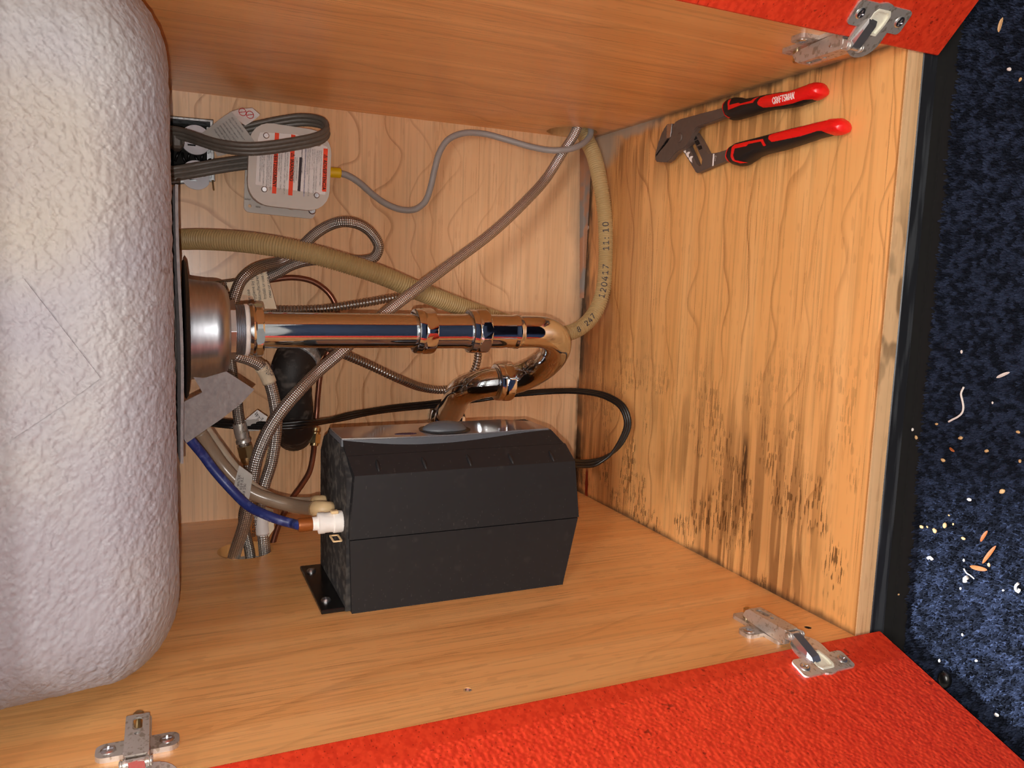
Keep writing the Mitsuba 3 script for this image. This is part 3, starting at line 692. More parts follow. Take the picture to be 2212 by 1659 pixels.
# ribs on the shoulder
nrm = norm((-(.018 - .0005), 0, 0) + np.array([0, -(.1500 - .1345), 0])); nrm = norm((.0175, -.0155, 0)); nrm = norm((.75, -.66, 0))
for u0, v0, u1, v1 in ((813, 994, 819, 1019), (911, 988, 921, 1013), (1008, 982, 1018, 1007), (1098, 979, 1109, 1002), (1186, 974, 1197, 997)):
    pa = Pp(u0, v0, (.1345, y0 + .0005, .3), nrm); pb = Pp(u1, v1, (.1345, y0 + .0005, .3), nrm)
    ctr = (pa + pb) / 2; dv_ = norm(pb - pa); hl = np.linalg.norm(pb - pa) / 2
    s = trimesh.creation.icosphere(2); s.apply_scale([hl * 1.05, .0020, .0022])
    obj('rib', xf(s, frame(ctr, dv_, np.cross(nrm, dv_))), 'tank_plastic', tk, smooth=True)
# glossy top panel with an S-curved front edge
zs = np.linspace(.208, .4325, 30); tt = (zs - .208) / (.4325 - .208)
fe = y0 + .0345 - .010 * np.sin(np.pi * tt) * (tt) ** .6 * 1.1
be = np.where(tt < .12, y1 - .040 - .02 * (1 - tt / .12), y1 - .040) - .008 * tt
poly = sg.Polygon(list(zip(zs, fe)) + list(zip(zs[::-1], be[::-1])))
YX = np.array([[0, 0, 1, .1590], [0, 1, 0, 0], [1, 0, 0, 0], [0, 0, 0, 1.]])
def ext_zy(poly, x0, h):
    m = trimesh.creation.extrude_polygon(poly, h, engine='earcut'); v = m.vertices.copy()
    m.vertices = np.stack([v[:, 2] + x0, v[:, 1], v[:, 0]], 1); trimesh.repair.fix_normals(m); return m
lip = sg.Polygon(list(zip(zs, fe - .0005)) + list(zip(zs[::-1], be[::-1])))
obj('panel_lip', ext_zy(lip, .1560, .0068), 'knob_grey', tk, label='grey curved lip under the glossy panel')
obj('face_panel', ext_zy(poly.buffer(-.0008), .1628, .0012), 'tank_panel', tk, label='glossy reflective face panel')
kp = P(970, 925, x=.166)
kp = np.array([.164, y0 + .055, P(970, 925, x=.168)[2]])
kn = trimesh.creation.icosphere(3); kn.apply_scale([.0095, .015, .024]); kn.apply_translation(kp)
obj('dial', kn, 'knob_grey', tk, smooth=True, label='oval grey dial on the face panel')
obj('dial_recess', lathe([(0, 0), (.026, 0), (.027, .0006), (0, .0008)], kp + np.array([.0002, 0, 0]), (1, 0, 0), 40).apply_scale([1, 1, 1]), 'bracket_black', tk)
lp = np.array([.1641, y0 + .043, P(881, 938, x=.165)[2]])
lo = lathe([(0, 0), (.0085, 0), (.0085, .0002), (0, .0002)], (0, 0, 0), (1, 0, 0), 32); lo.apply_scale([1, .55, 1.35]); lo.apply_translation(lp)
obj('badge', lo, 'logo_blue', tk, label='dark oval badge')
# textured foam-like end cap
sec = [(.001, y0 + .006), (.070, y0 + .004), (.132, y0 + .005), (.150, y0 + .022), (.158, y0 + .04), (.158, y1 - .044), (.150, y1 - .022), (.132, y1 - .005), (.070, y1 - .004), (.001, y1 - .006)]
m = trimesh.creation.extrude_polygon(sg.Polygon(sec), .006, engine='earcut'); m.apply_translation([0, 0, .4275])
obj('end_cap', m, 'tank_foam', tk, label='dusty rough black end cap')
# bracket
br = key_of(tk + '__bracket')
bz0, bz1 = .4285, .4560
obj('plate', box(0, .0042, .2135, .340, bz0 - .02, bz1, .0008), 'bracket_black', br)
for u, v in ((672, 1235), (704, 1298)):
    q = P(u, v, x=.0042); obj('screw', screw_head(q, (1, 0, 0), .0048, .0028), 'zinc', br, smooth=30)
# ports on the end cap
def port(u, v, z=.434): return P(u, v, z=z)
pA, pB, pC = P(700, 1081, z=.436), P(714, 1101, z=.436), P(733, 1126, z=.436)
# white quick connector
wc = key_of(tk + '__connector')
dC = norm(P(676, 1127, z=.4700) - pC)
dC = norm(np.array([0.0, -.02, 1.0]))
obj('body', lathe([(0, -.004), (.0100, -.004), (.0106, .0), (.0106, .0060), (.0096, .007), (.0096, .0140), (.0102, .0150), (.0102, .0200), (.0068, .0208), (.0062, .0280), (0, .0280)], pC, dC, 32), 'white_nylon', wc, smooth=35, label='white plastic quick connector')
cl = xf(ext(rrect(-.010, .010, -.0045, .0045, .0015).difference(rrect(-.0085, .0085, -.003, .003, .001)), .0012), frame(pC + dC * .005 + np.array([-.0145, -.008, 0]), (0, 1, 0), (0, 0, 1)))
obj('clip', cl, 'amber_plastic', wc, label='small plastic clip')
obj('tab', box(pC[0] + .0095, pC[0] + .0125, pC[1] - .007, pC[1] - .001, pC[2] + .002, pC[2] + .009, .0006), 'amber_plastic', wc)
obj('sleeve', lathe([(0, .026), (.0064, .026), (.0066, .027), (.0066, .0380), (.0060, .039), (0, .039)], pC, dC, 32), 'copper_sleeve', tk, smooth=35, label='brown sleeve')
# tubes from the tank
bl0 = pC + dC * .036
blue = spline([bl0 - dC * .006, bl0 + dC * .001] + [P(u, v, y=y) for u, v, y in ((632, 1131, .246), (600, 1122, .250), (565, 1108, .258), (535, 1092, .27), (500, 1058, .28), (462, 1015, .285), (436, 980, .285), (415, 955, .28), (406, 944, .28))], .003)
m, uv = tube(blue, .0046, 16)
obj('blue_tube', m, 'blue_tube', smooth=True, label='thin blue water tube from the white connector to the sink', cat='tube', uv=uv)
ck = thing('drain_tube', 'thick translucent tube pushed on the tank port next to the white connector', 'tube')
cA = spline([P(712, 1101, z=.437), P(700, 1100, z=.444)] + [P(u, v, y=y) for u, v, y in ((640, 1094, .305), (590, 1081, .315), (548, 1066, .32), (512, 1040, .325), (480, 1005, .33), (455, 970, .33), (430, 932, .325))], .003)
m, uv = tube(cA, .0070, 18); obj('hose', m, 'clear_tube_dark', ck, smooth=True, uv=uv)
cc = cA[2:14]
m, uv = tube(cA[0:9], .0082, 20); obj('collar', m, 'amber_plastic', ck, smooth=True, uv=uv, label='amber clamp sleeve at the tank')
ck2 = thing('vent_tube', 'thin translucent tube on the tank port farthest from the white connector', 'tube')
cB = spline([P(700, 1081, z=.434), P(692, 1081, z=.440)] + [P(u, v, y=y) for u, v, y in ((650, 1083, .345), (610, 1080, .35), (565, 1062, .35), (530, 1035, .35), (500, 1000, .35), (470, 960, .35), (445, 925, .345))], .003)
m, uv = tube(cB, .0046, 16); obj('hose', m, 'clear_tube', ck2, smooth=True, uv=uv)
m, uv = tube(cB[0:9], .0056, 16); obj('collar', m, 'amber_plastic', ck2, smooth=True, uv=uv)
# black flat mains cord of the tank
cordp = [P(1205, 985, y=.335), P(1245, 1001, y=.36)] + [P(u, v, y=y) for u, v, y in ((1285, 999, .365), (1318, 982, .36), (1343, 952, .36), (1356, 915, .365), (1345, 880, .375), (1312, 857, .40), (1262, 846, .44), (1200, 845, .48), (1130, 850, .51), (1060, 858, .542), (990, 866, .549), (930, 874, .546), (850, 882, .53), (780, 893, .505), (720, 906, .485), (660, 916, .434), (610, 920, .434), (560, 919, .445), (510, 917, .455), (470, 913, .45), (430, 905, .445))]
c = spline(cordp, .003)
def flat3(r, gap, n=3, seg=10):
    g = sg.MultiPoint([(gap * (k_ - (n - 1) / 2), 0) for k_ in range(n)]).buffer(r, seg)
    bar = sg.box(-gap * (n - 1) / 2, -r * .55, gap * (n - 1) / 2, r * .55)
    return np.array(g.union(bar).simplify(r * .02).exterior.coords)[:-1]
pc = thing('power_cord', 'black flat mains cord looping from the tank along the rear wall', 'cord')
obj('cable', sweep(c, flat3(.0021, .0036, 3), [-.5, -.2, .85]), 'cord_black', pc, smooth=50)
# label folded round the cord
li = np.argmin(np.linalg.norm(c - P(538, 919, y=.452), axis=1))
t_, a_, b_ = frames(c, [-.5, -.2, .85])
q = c[li]
lab = [box(-.012, .012, -.0075, .0075, -.0046, -.0030, .0002)]
Mq = frame(q, -t_[li], DWN)
obj('tag', xf(box(-.0145, .0125, -.0068, .0068, -.0036, -.0028, .0002), frame(q, (0, 0, -1), (-1, 0, 0))), 'paper_grey', pc, label='grey label wrapped on the black cord')
tg = [P(u, v, y=.452) for u, v in ((531, 906), (556, 885), (578, 900), (574, 912), (552, 912))]
m = ext(sg.Polygon([(q_[0], q_[2]) for q_ in tg]), .0006, XZ(.452))
obj('tag', [m], 'paper_white', pc, label='white fold of the cord label')
obj('lettering', [txt('WT', .004, P(549, 893, y=.4505), (-.9, 0, -.4), (-.4, 0, .9) if False else (.4, 0, -.9)), txt('WARNING', .0026, P(566, 901, y=.4505), (-.85, 0, .5), (-.5, 0, -.85))], 'ink_black', pc)

# ------------------------------------------------------------------ corrugated drain hose
dh = thing('corrugated_hose', 'beige corrugated drain hose passing behind the chrome pipe and over the floor edge', 'hose')
hp = [P(u, v, y=y) for u, v, y in ((366, 516, .535), (384, 517, .530), (440, 517, .500), (520, 522, .475), (600, 533, .455), (680, 550, .446), (760, 573, .441), (830, 597, .441), (900, 627, .444), (960, 650, .450), (1010, 668, .455), (1090, 695, .465), (1170, 714, .47), (1225, 720, .472), (1262, 702, .474), (1288, 670, .476), (1302, 630, .478), (1308, 580, .48), (1309, 520, .482), (1306, 460, .484), (1297, 400, .488), (1284, 340, .502), (1268, 302, .514), (1256, 275, .524), (1244, 248, .530))]
hs = np.r_[0]
c = spline(hp, .00062)
s_ = np.r_[0, np.cumsum(np.linalg.norm(np.diff(c, axis=0), axis=1))]
rr = np.interp(s_ / s_[-1], [0, .12, .4, .62, 1], [.0118, .0118, .0112, .0104, .0104])
rings = np.clip(np.cos(2 * np.pi * s_ / .0031) * 1.4, -1, 1)
m, uv = tube(c, 0, 28, rad=rr + .00075 * rings)
obj('hose_body', m, 'beige_hose', dh, smooth=True, uv=uv)
# date stamp printed along the hose
def on_hose(s, px, h, spread=1.0):
    """letters standing on the hose's camera side, along its course"""
    out = []
    for ch, (u, v) in zip(s, px):
        if ch == ' ': continue
        k_ = np.argmin(np.linalg.norm((c - CAM) / np.linalg.norm(c - CAM, axis=1, keepdims=True) - norm(ray(u, v)), axis=1))
        t = norm(c[min(k_ + 6, len(c) - 1)] - c[max(k_ - 6, 0)])
        view = norm(CAM - c[k_]); nn = norm(view - t * view.dot(t))
        ex = t; ey = np.cross(nn, ex)
        lm = meshkit.text_mesh(ch, h, .0006)
        lm.apply_translation([0, -h * .5, 0])
        M = frame(c[k_] + nn * (rr[k_] + .0004), ex, ey); lm = xf(lm, M)
        # follow the round of the hose
        v_ = lm.vertices; d_ = (v_ - c[k_]) @ ey; out_ = (v_ - c[k_]) @ nn
        lm.vertices = v_ + np.outer(np.sqrt(np.maximum((rr[k_] + .0006) ** 2 - d_ ** 2, 1e-8)) - (rr[k_] + .0004), nn)
        out.append(lm)
    return out
stamp = '120417  11:10'
vs = np.linspace(648, 492, len(stamp))
px = [(np.interp(v, [490, 560, 620, 650], [1304, 1306, 1302, 1297]), v) for v in vs]
px2 = [(u, v) for u, v in zip(np.linspace(1238, 1278, 6), np.linspace(714, 681, 6))]
obj('date_stamp', on_hose(stamp, px, .0085) + on_hose('8 247 ', px2, .0075), 'ink', dh, label='dark printed date stamp', kind='stuff')

# ------------------------------------------------------------------ braided hoses
def hose(name, label, pts, r, mat, n=18, step=.0025, cat='hose', group=None, parts=False):
    c = spline([P(*p_[:2], y=p_[2]) if len(p_) == 3 else np.array(p_[:3]) for p_ in pts], step)
    m, uv = tube(c, r, n)
    if parts:
        t = thing(name, label, cat, group); obj('hose_body', m, mat, t, smooth=True, uv=uv); return t, c
    return obj(name, m, mat, smooth=True, uv=uv, label=label, cat=cat, group=group), c
kA, cA_ = hose('braided_hose', 'long shiny steel braided hose crossing diagonally from the right panel hole to the side hole', [(1262, 235, .486), (1250, 268, .488), (1238, 295, .490), (1215, 330, .492), (1180, 385, .49), (1130, 440, .472), (1060, 505, .455), (980, 565, .436), (900, 625, .416), (830, 678, .405), (780, 722, .398), (735, 762, .39), (690, 800, .385), (645, 845, .37), (605, 892, .36), (575, 940, .355), (555, 990, .355), (545, 1040, .36), (538, 1090, .365), (524, 1145, .38), (512, 1180, .395), (502, 1215, .41)], .0068, 'steel_braid', parts=True)
kB, cB_ = hose('braided_hose', 'braided supply hose with a paper water sleeve low down and a tag below the strainer', [(500, 745, .40), (508, 765, .40), (535, 775, .405), (562, 790, .41), (580, 820, .415), (592, 862, .415), (597, 905, .415), (594, 950, .415), (586, 1000, .415), (572, 1045, .415), (563, 1085, .415), (565, 1120, .415), (569, 1160, .415), (572, 1195, .418), (574, 1220, .42)], .0068, 'steel_braid', parts=True)
kC, cC_ = hose('braided_hose', 'short braided hose hanging below the strainer into a brass coupling', [(496, 740, .43), (497, 780, .43), (503, 820, .43), (510, 860, .43), (515, 900, .43), (520, 930, .43), (528, 965, .43), (536, 1000, .43), (540, 1035, .43), (534, 1080, .43), (526, 1115, .43), (530, 1150, .43), (538, 1185, .43), (542, 1215, .43)], .0060, 'dark_braid', parts=True)
i0 = np.argmin(np.linalg.norm(cC_ - P(524, 945, y=.43), axis=1)); i1 = np.argmin(np.linalg.norm(cC_ - P(536, 1000, y=.43), axis=1))
dcc = norm(cC_[i1] - cC_[i0])
obj('ferrule', lathe([(0, -.004), (.0075, -.004), (.0078, 0), (.0078, .012), (.0070, .014), (.0084, .016), (.0084, .019), (0, .019)], cC_[i0 - 5], dcc, 28), 'hinge_nickel', kC, smooth=35, label='metal ferrule')
hx_ = ext(sg.Polygon(circle(0, 0, .0092, 6)), .013)
obj('nut', xf(hx_, axis_frame(cC_[i0 + 4], dcc)), 'brass', kC, smooth=20, label='brass hexagon nut')
obj('nipple', lathe([(0, .016), (.0072, .016), (.0076, .022), (.0062, .027), (0, .027)], cC_[i0 + 2], dcc, 24), 'brass', kC, smooth=35)
# paper sleeves and tags
def sleeve(parent, c, p, length, r, mat, label, name='paper_sleeve'):
    k_ = np.argmin(np.linalg.norm(c - p, axis=1)); hl = max(2, int(length / .0025 / 2)); seg = c[max(k_ - hl, 0):k_ + hl]
    m, uv = tube(seg, r, 20); return obj(name, m, mat, parent, smooth=True, uv=uv, label=label), seg
k1, seg = sleeve(kB, cB_, P(567, 1132, y=.415), .034, .0080, 'paper_white', 'white paper sleeve reading WATER')
obj('lettering', txt('WATER SUPPLY', .0042, P(551, 1161, y=.4030), (0.98, 0, -.1), (.1, 0, .98)), 'ink_black', kB)
tg = [P(u, v, y=.412) for u, v in ((568, 1092), (590, 1100), (592, 1142), (578, 1161), (572, 1150))]
obj('tag', ext(sg.Polygon([(q_[0], q_[2]) for q_ in tg]), .0006, XZ(.411)), 'paper_cream', kB, label='cream fold of the paper sleeve')
obj('lettering', [txt(s, .0022, P(573 + 6 * i, 1138 - 5 * i, y=.4098), (1, 0, -.15), (.15, 0, 1)) for i, s in enumerate(('USE ONLY', 'COLD TAP', 'MAX 125'))], 'ink', kB)
k2, seg2 = sleeve(kB, cB_, P(578, 808, y=.414), .028, .0079, 'paper_cream', 'cream label on the hose')
for i, s in enumerate(('WATER', 'supply hose', 'DO NOT USE', 'with paste')):
    pass
obj('lettering', [txt(s, .0028, P(563 + 3.5 * i, 788 + 7 * i, y=.4040), (-.2, 0, -.95), (.95, 0, -.2)) for i, s in enumerate(('WATER', '3/8 IN', 'DO NOT', 'KINK'))], 'ink', kB)

kL, cL_ = hose('pullout_hose', 'dark braided loop of the tap hose hanging beside the beige hose', [(486, 700, .44), (500, 665, .44), (507, 640, .44), (520, 608, .445), (540, 588, .45), (566, 575, .466), (600, 567, .480), (630, 552, .484), (655, 530, .485), (682, 505, .485), (712, 487, .484), (745, 479, .474), (780, 487, .476), (806, 508, .478), (818, 535, .48), (808, 556, .482), (780, 563, .484), (745, 560, .486), (700, 560, .488), (655, 565, .49), (625, 575, .49), (598, 590, .49), (560, 605, .49), (520, 612, .49), (480, 618, .485), (440, 622, .48)], .0066, 'dark_braid', parts=True)
tg = [P(u, v, y=.478) for u, v in ((560, 592), (576, 586), (582, 610), (598, 668), (560, 674), (545, 640), (492, 630), (490, 610), (540, 604))]
obj('tag', ext(sg.Polygon([(q_[0], q_[2]) for q_ in tg]), .0006, XZ(.478)), 'paper_cream', kL, label='cream paper tag with small print')
ln = ['For use', 'Hygiene by hang', 'Manufacturer war', 'install or use for the', 'near or use skills or']
obj('lettering', [txt(s, .0034, P(543 + 11 * i, 655 - 3 * i, y=.4768), (.98, 0, .12), (-.12, 0, .98)) for i, s in enumerate(ln)], 'ink', kL)

kF, cF_ = hose('flexible_conduit', 'thin ribbed steel conduit passing behind the chrome trap in a loop', [(560, 672, .50), (600, 670, .50), (650, 670, .50), (700, 667, .50), (750, 660, .50), (800, 652, .50), (850, 643, .50), (900, 638, .505), (950, 645, .51), (1000, 662, .51), (1024, 700, .512), (1031, 740, .514), (1032, 775, .516), (1022, 805, .518), (1000, 832, .518), (960, 842, .514), (915, 838, .505), (860, 818, .48), (800, 790, .47), (745, 766, .455), (715, 752, .44), (702, 728, .43)], .0052, 'conduit_steel', parts=True)
c = cF_
s_ = np.r_[0, np.cumsum(np.linalg.norm(np.diff(spline(c, .0007), axis=0), axis=1))]
cf = spline(c, .0007); rr_ = .0053 + .0005 * np.cos(2 * np.pi * s_ / .0042)
m, uv = tube(cf, 0, 18, rad=rr_)
scene[kF + '__hose_body'] = mikit.ply(m, 'mat_conduit_steel', smooth=True, uv=uv)
kc_, _ = hose('copper_pipe', 'thin bent copper water line with a compression fitting beside the tank', [(470, 640, .53), (500, 625, .53), (545, 612, .53), (590, 604, .53), (635, 600, .53), (675, 608, .53), (705, 628, .53), (722, 652, .528), (730, 685, .525), (722, 730, .522), (705, 770, .52), (692, 810, .52), (687, 850, .52), (684, 890, .52), (681, 925, .515), (679, 955, .51), (676, 985, .50), (668, 1020, .49), (650, 1050, .48), (632, 1075, .47), (613, 1110, .46), (598, 1145, .45), (586, 1185, .44), (578, 1215, .435)], .0036, 'copper', parts=True, n=14)
fpp, fq = P(682, 922, y=.516), P(678, 968, y=.508); fd = norm(fq - fpp)
obj('fitting', [lathe([(0, 0), (.0056, 0), (.0068, .002), (.0068, .006), (.0056, .0075), (.0056, .010), (0, .010)], fpp, fd, 24), xf(ext(sg.Polygon(circle(0, 0, .0078, 6)), .012), axis_frame(fpp + fd * .0100, fd)), lathe([(0, 0), (.0052, 0), (.0052, .003), (0, .003)], fpp + fd * .022, fd, 20)], 'brass', kc_, smooth=25, label='brass compression fitting')

# ------------------------------------------------------------------ black rubber drain elbow and clamp
kp_ = thing('drain_elbow', 'thick black plastic drain elbow behind the braided hoses', 'pipe')
cE = spline([P(u, v, y=y) for u, v, y in ((690, 705, .475), (668, 735, .47), (645, 765, .458), (630, 800, .45), (628, 845, .455), (632, 890, .465), (634, 918, .485), (635, 930, .51), (635, 935, .552))], .003)
m, uv = tube(cE, .0245, 32); obj('pipe_body', m, 'black_pipe', kp_, smooth=True, uv=uv)
k_ = np.argmin(np.linalg.norm(cE - P(652, 760, y=.452), axis=1))
m, uv = tube(cE[k_ - 2:k_ + 3], .0256, 32); obj('clamp_band', m, 'galvanised', kp_, smooth=True, uv=uv, label='worn metal clamp band')

# ------------------------------------------------------------------ tube label by the side hole
tg = [P(u, v, y=.30) for u, v in ((517, 1005), (546, 1026), (541, 1062), (535, 1095), (520, 1086), (503, 1066), (508, 1036))]
lk = thing('tube_label', 'dull translucent paper label hanging on the tubes by the blue tube', 'label')
obj('paper', ext(sg.Polygon([(q_[0], q_[2]) for q_ in tg]), .0006, XZ(.2805 + .02)), 'paper_grey', lk)
obj('lettering', [txt(s, .0024, P(515 + 6.5 * i, 1068 + 4 * i, y=.2985), (1, 0, -.12), (.12, 0, 1)) for i, s in enumerate(('HOT WATER', '15-80 P.S.I.', 'MAX 150'))], 'ink', lk)

# ------------------------------------------------------------------ junction box
jb = thing('junction_box', 'grey plastic junction box with orange printed warning label on the rear wall', 'junction box')
YJ = .500
jc = P(627, 362, y=YJ)
rot = math.radians(2.6)
ex = np.array([-math.cos(rot), 0, -math.sin(rot)]) ; ey = np.array([math.sin(rot), 0, -math.cos(rot)])
ex, ey = norm(P(627 - 4.0, 362 + 100, y=YJ) - jc), None
ey = np.cross(np.array([0, -1., 0]), ex)
J = frame(jc, ex, ey)
sc = np.linalg.norm(P(627, 462, y=YJ) - jc) / 100        # metres per pixel
def J2(u, v):                                              # pixel -> local (x, y) on the lid
    q_ = np.linalg.inv(J) @ np.r_[P(u, v, y=YJ), 1]; return q_[0], q_[1]
hw, hh = .0485, .0488
lid = rrect(-hh, hw, -hw, hw, .026)
obj('lid', xf(ext(rrect(-hh, hw, -hw, hw, .026), .010, z0=-.010), J), 'box_grey', jb, smooth=40)
obj('body', xf(ext(rrect(-hh + .003, hw - .003, -hw + .003, hw - .003, .024), .030, z0=-.040), J), 'box_grey_dark', jb, smooth=40)
bp_ = rrect(-.050, .0545, -.0475, .0405, .007)
bp_ = bp_.difference(circ(.0465, -.0405, .0022, 12))
obj('base_plate', xf(ext(bp_, .005, z0=-.0548), J), 'box_grey', jb)
for u, v in ((541, 384), (632, 446)):
    a, b = J2(u, v); obj('lug', xf(box(a - .003, a + .003, b - .003, b + .003, -.016, -.004, .001), J), 'box_grey', jb)
for u, v in ((575, 293), (571, 409), (684, 422), (688, 310)):
    a, b = J2(u, v); obj('screw', xf(screw_head((a, b, 0), (0, 0, 1), .0036, .0014), J), 'zinc', jb, smooth=30)
a, b = J2(686, 441); obj('screw', xf(screw_head((a + .004, b + .002, -.0498), (0, 0, 1), .0050, .002), J), 'zinc', jb, smooth=30)
# ribs on the plate corner
obj('plate_rib', xf(trimesh.util.concatenate([box(.038, .0395, -.047, -.040, -.05, -.046), box(.046, .0475, -.0335, -.028, -.05, -.046)]), J), 'box_grey_dark', jb)
def lidrect(u0, v0, u1, v1, z0, z1):
    (a0, b0), (a1, b1) = J2(u0, v0), J2(u1, v1)
    return xf(box(a0, a1, b0, b1, z0, z1), J)
stk = key_of(jb + '__warning_label')
def lr(ua, va, ub, vb, wid):
    """strip from (ua,va) to (ub,vb), wid pixels wide"""
    (a0, b0), (a1, b1) = J2(ua, va), J2(ub, vb)
    p0, p1 = np.array([a0, b0]), np.array([a1, b1]); t = norm(np.r_[p1 - p0, 0])[:2]; n_ = np.array([-t[1], t[0]]) * wid * sc / 2
    return sg.Polygon([p0 + n_, p1 + n_, p1 - n_, p0 - n_])
obj('sheet', xf(ext(sg.Polygon([J2(u, v) for u, v in ((558, 300), (563, 287), (640, 291), (706, 318), (702, 420), (553, 398))]).buffer(.0005), .00012, z0=.00002), J), 'paper_white', stk)
bars = [lr(703.5, 321, 700, 414, 9.5), lr(633.5, 291, 627, 422, 9.0), lr(598.5, 287, 592, 418, 9.0)]
for b_ in bars: obj('bar', xf(ext(b_, .0001, z0=.00016), J), 'orange_print', stk, label='orange warning bar')
def jt(s, u, v, h, bold=False, sx=1.0):
    a, b = J2(u, v); m = meshkit.text_mesh(s, h, .00008, bold); m.apply_scale([sx, 1, 1]); m.apply_translation([a, b, .00028]); return xf(m, J)
wt = []
def warn_tri(u, v, s):
    a, b = J2(u, v)
    t = sg.Polygon([(a, b), (a + s, b), (a + s / 2, b + s * .95)]); return xf(ext(t.difference(t.buffer(-s * .10)).union(sg.box(a + s * .45, b + s * .2, a + s * .55, b + s * .6)), .00008, z0=.00028), J)
for u, v in ((699.5, 333), (629, 330)): obj('warning_triangle', warn_tri(u, v, .0052), 'ink_black', stk)
for w_, u, v, h_ in (('ADVERTENCIA', 699.0, 345, .0040), ('WARNING', 627.5, 343, .0042), ('AVERTISSEMENT', 592.2, 322, .0042)): obj('heading', jt(w_, u, v, h_, True, .92), 'ink_black', stk, kind='stuff', label='bold black warning heading')
fine = [('DESCONECTE TODAS LAS INSTRUCCIONES', 693, 325), ('EN EL MANUAL.', 688.5, 325), ('USE SOLAMENTE CABLES DE COBRE, CALIBRE 14 O', 684, 324), ('12 AWG CON UNA CLASIFICACION DE TEMPERATURA', 679, 322), ('MINIMA DE 75 C (167 F).', 674.5, 322), ('SE PODRA LOS CABLES DENTRO DE LA CAJA DE LA FUENTE DE', 669, 313), ('ENERGIA E INSTALE LA CUBIERTA.', 664.5, 315), ('INSCRIRE SOBRE LE FOND DE LA CUBIERTA DE CONEXION.', 659.5, 313),
        ('WIRE STRIP GAGE', 652, 342), ('CALIBRE DE POUR DENUDER', 640.5, 339), ('INDICADOR DE CABLE PELADO', 636, 339), ('READ ALL INSTRUCTIONS IN THE MANUAL.', 621, 312), ('USE 14 AWG COPPER WIRE WITH A MIN. TEMP. RATING OF', 616, 312), ('IN THE POWER SUPPLY BOX AND INSTALL COVER.', 607.5, 318), ('WIRES ARE NOT REMOVABLE.', 603, 318),
        ('LISEZ TOUTES LES INSTRUCTIONS DE CE GUIDE.', 585.5, 322), ('ENTIEREMENT DU FIL DE CUIVRE 14 OU 12', 581, 322), ('AVEC UNE COTE DE TEMPERATURE MINIMALE', 577, 322), ('PLACEZ LES FILS DANS LA BOITE DALIMEN-', 570, 320), ("ET METTRE LE COUVERCLE.", 566, 320), ('CONNEXIONS NE SONT PAS AMOVIBLES.', 562, 318)]
obj('small_print', [jt(s, u, v, .0016, False, .92) for s, u, v in fine], 'ink', stk, label='rows of small print', kind='stuff')
obj('wire_drawing', [xf(ext(lr(653, 318, 652, 340, 1.2), .0001, z0=.00016), J), xf(ext(lr(650, 340, 645.5, 413, 6.0), .00012, z0=.00016), J)], 'ink', stk)
obj('wire_drawing', [xf(ext(lr(661, 317, 656, 425, .8), .0001, z0=.00016), J)], 'blue_print', stk)
# strain relief and grey cable
yl0, yl1 = P(713, 372, y=.520), P(738, 374, y=.520); yd = norm(yl1 - yl0)
cg = thing('grey_cable', 'round grey cable snaking from the yellow plug of the junction box to the corner hole', 'cable')
cgp = [P(706, 372, y=.52), P(730, 374, y=.52)] + [P(u, v, y=y) for u, v, y in ((750, 379, .52), (775, 394, .52), (805, 420, .525), (835, 441, .53), (868, 453, .53), (897, 452, .53), (918, 436, .53), (930, 405, .53), (938, 370, .53), (950, 328, .53), (968, 302, .53), (1000, 288, .53), (1045, 289, .53), (1095, 302, .52), (1150, 318, .505), (1195, 325, .488), (1235, 321, .480), (1262, 308, .484), (1276, 288, .494), (1274, 268, .500), (1266, 245, .504))]
m, uv = tube(spline(cgp, .003), .0042, 16); obj('cable_body', m, 'cable_grey', cg, smooth=True, uv=uv)
obj('strain_relief', lathe([(0, -.004), (.0062, -.004), (.0064, 0), (.0064, .0125), (.0056, .0135), (0, .0135)], yl0, yd, 28), 'yellow_plastic', cg, smooth=35, label='yellow cable plug')

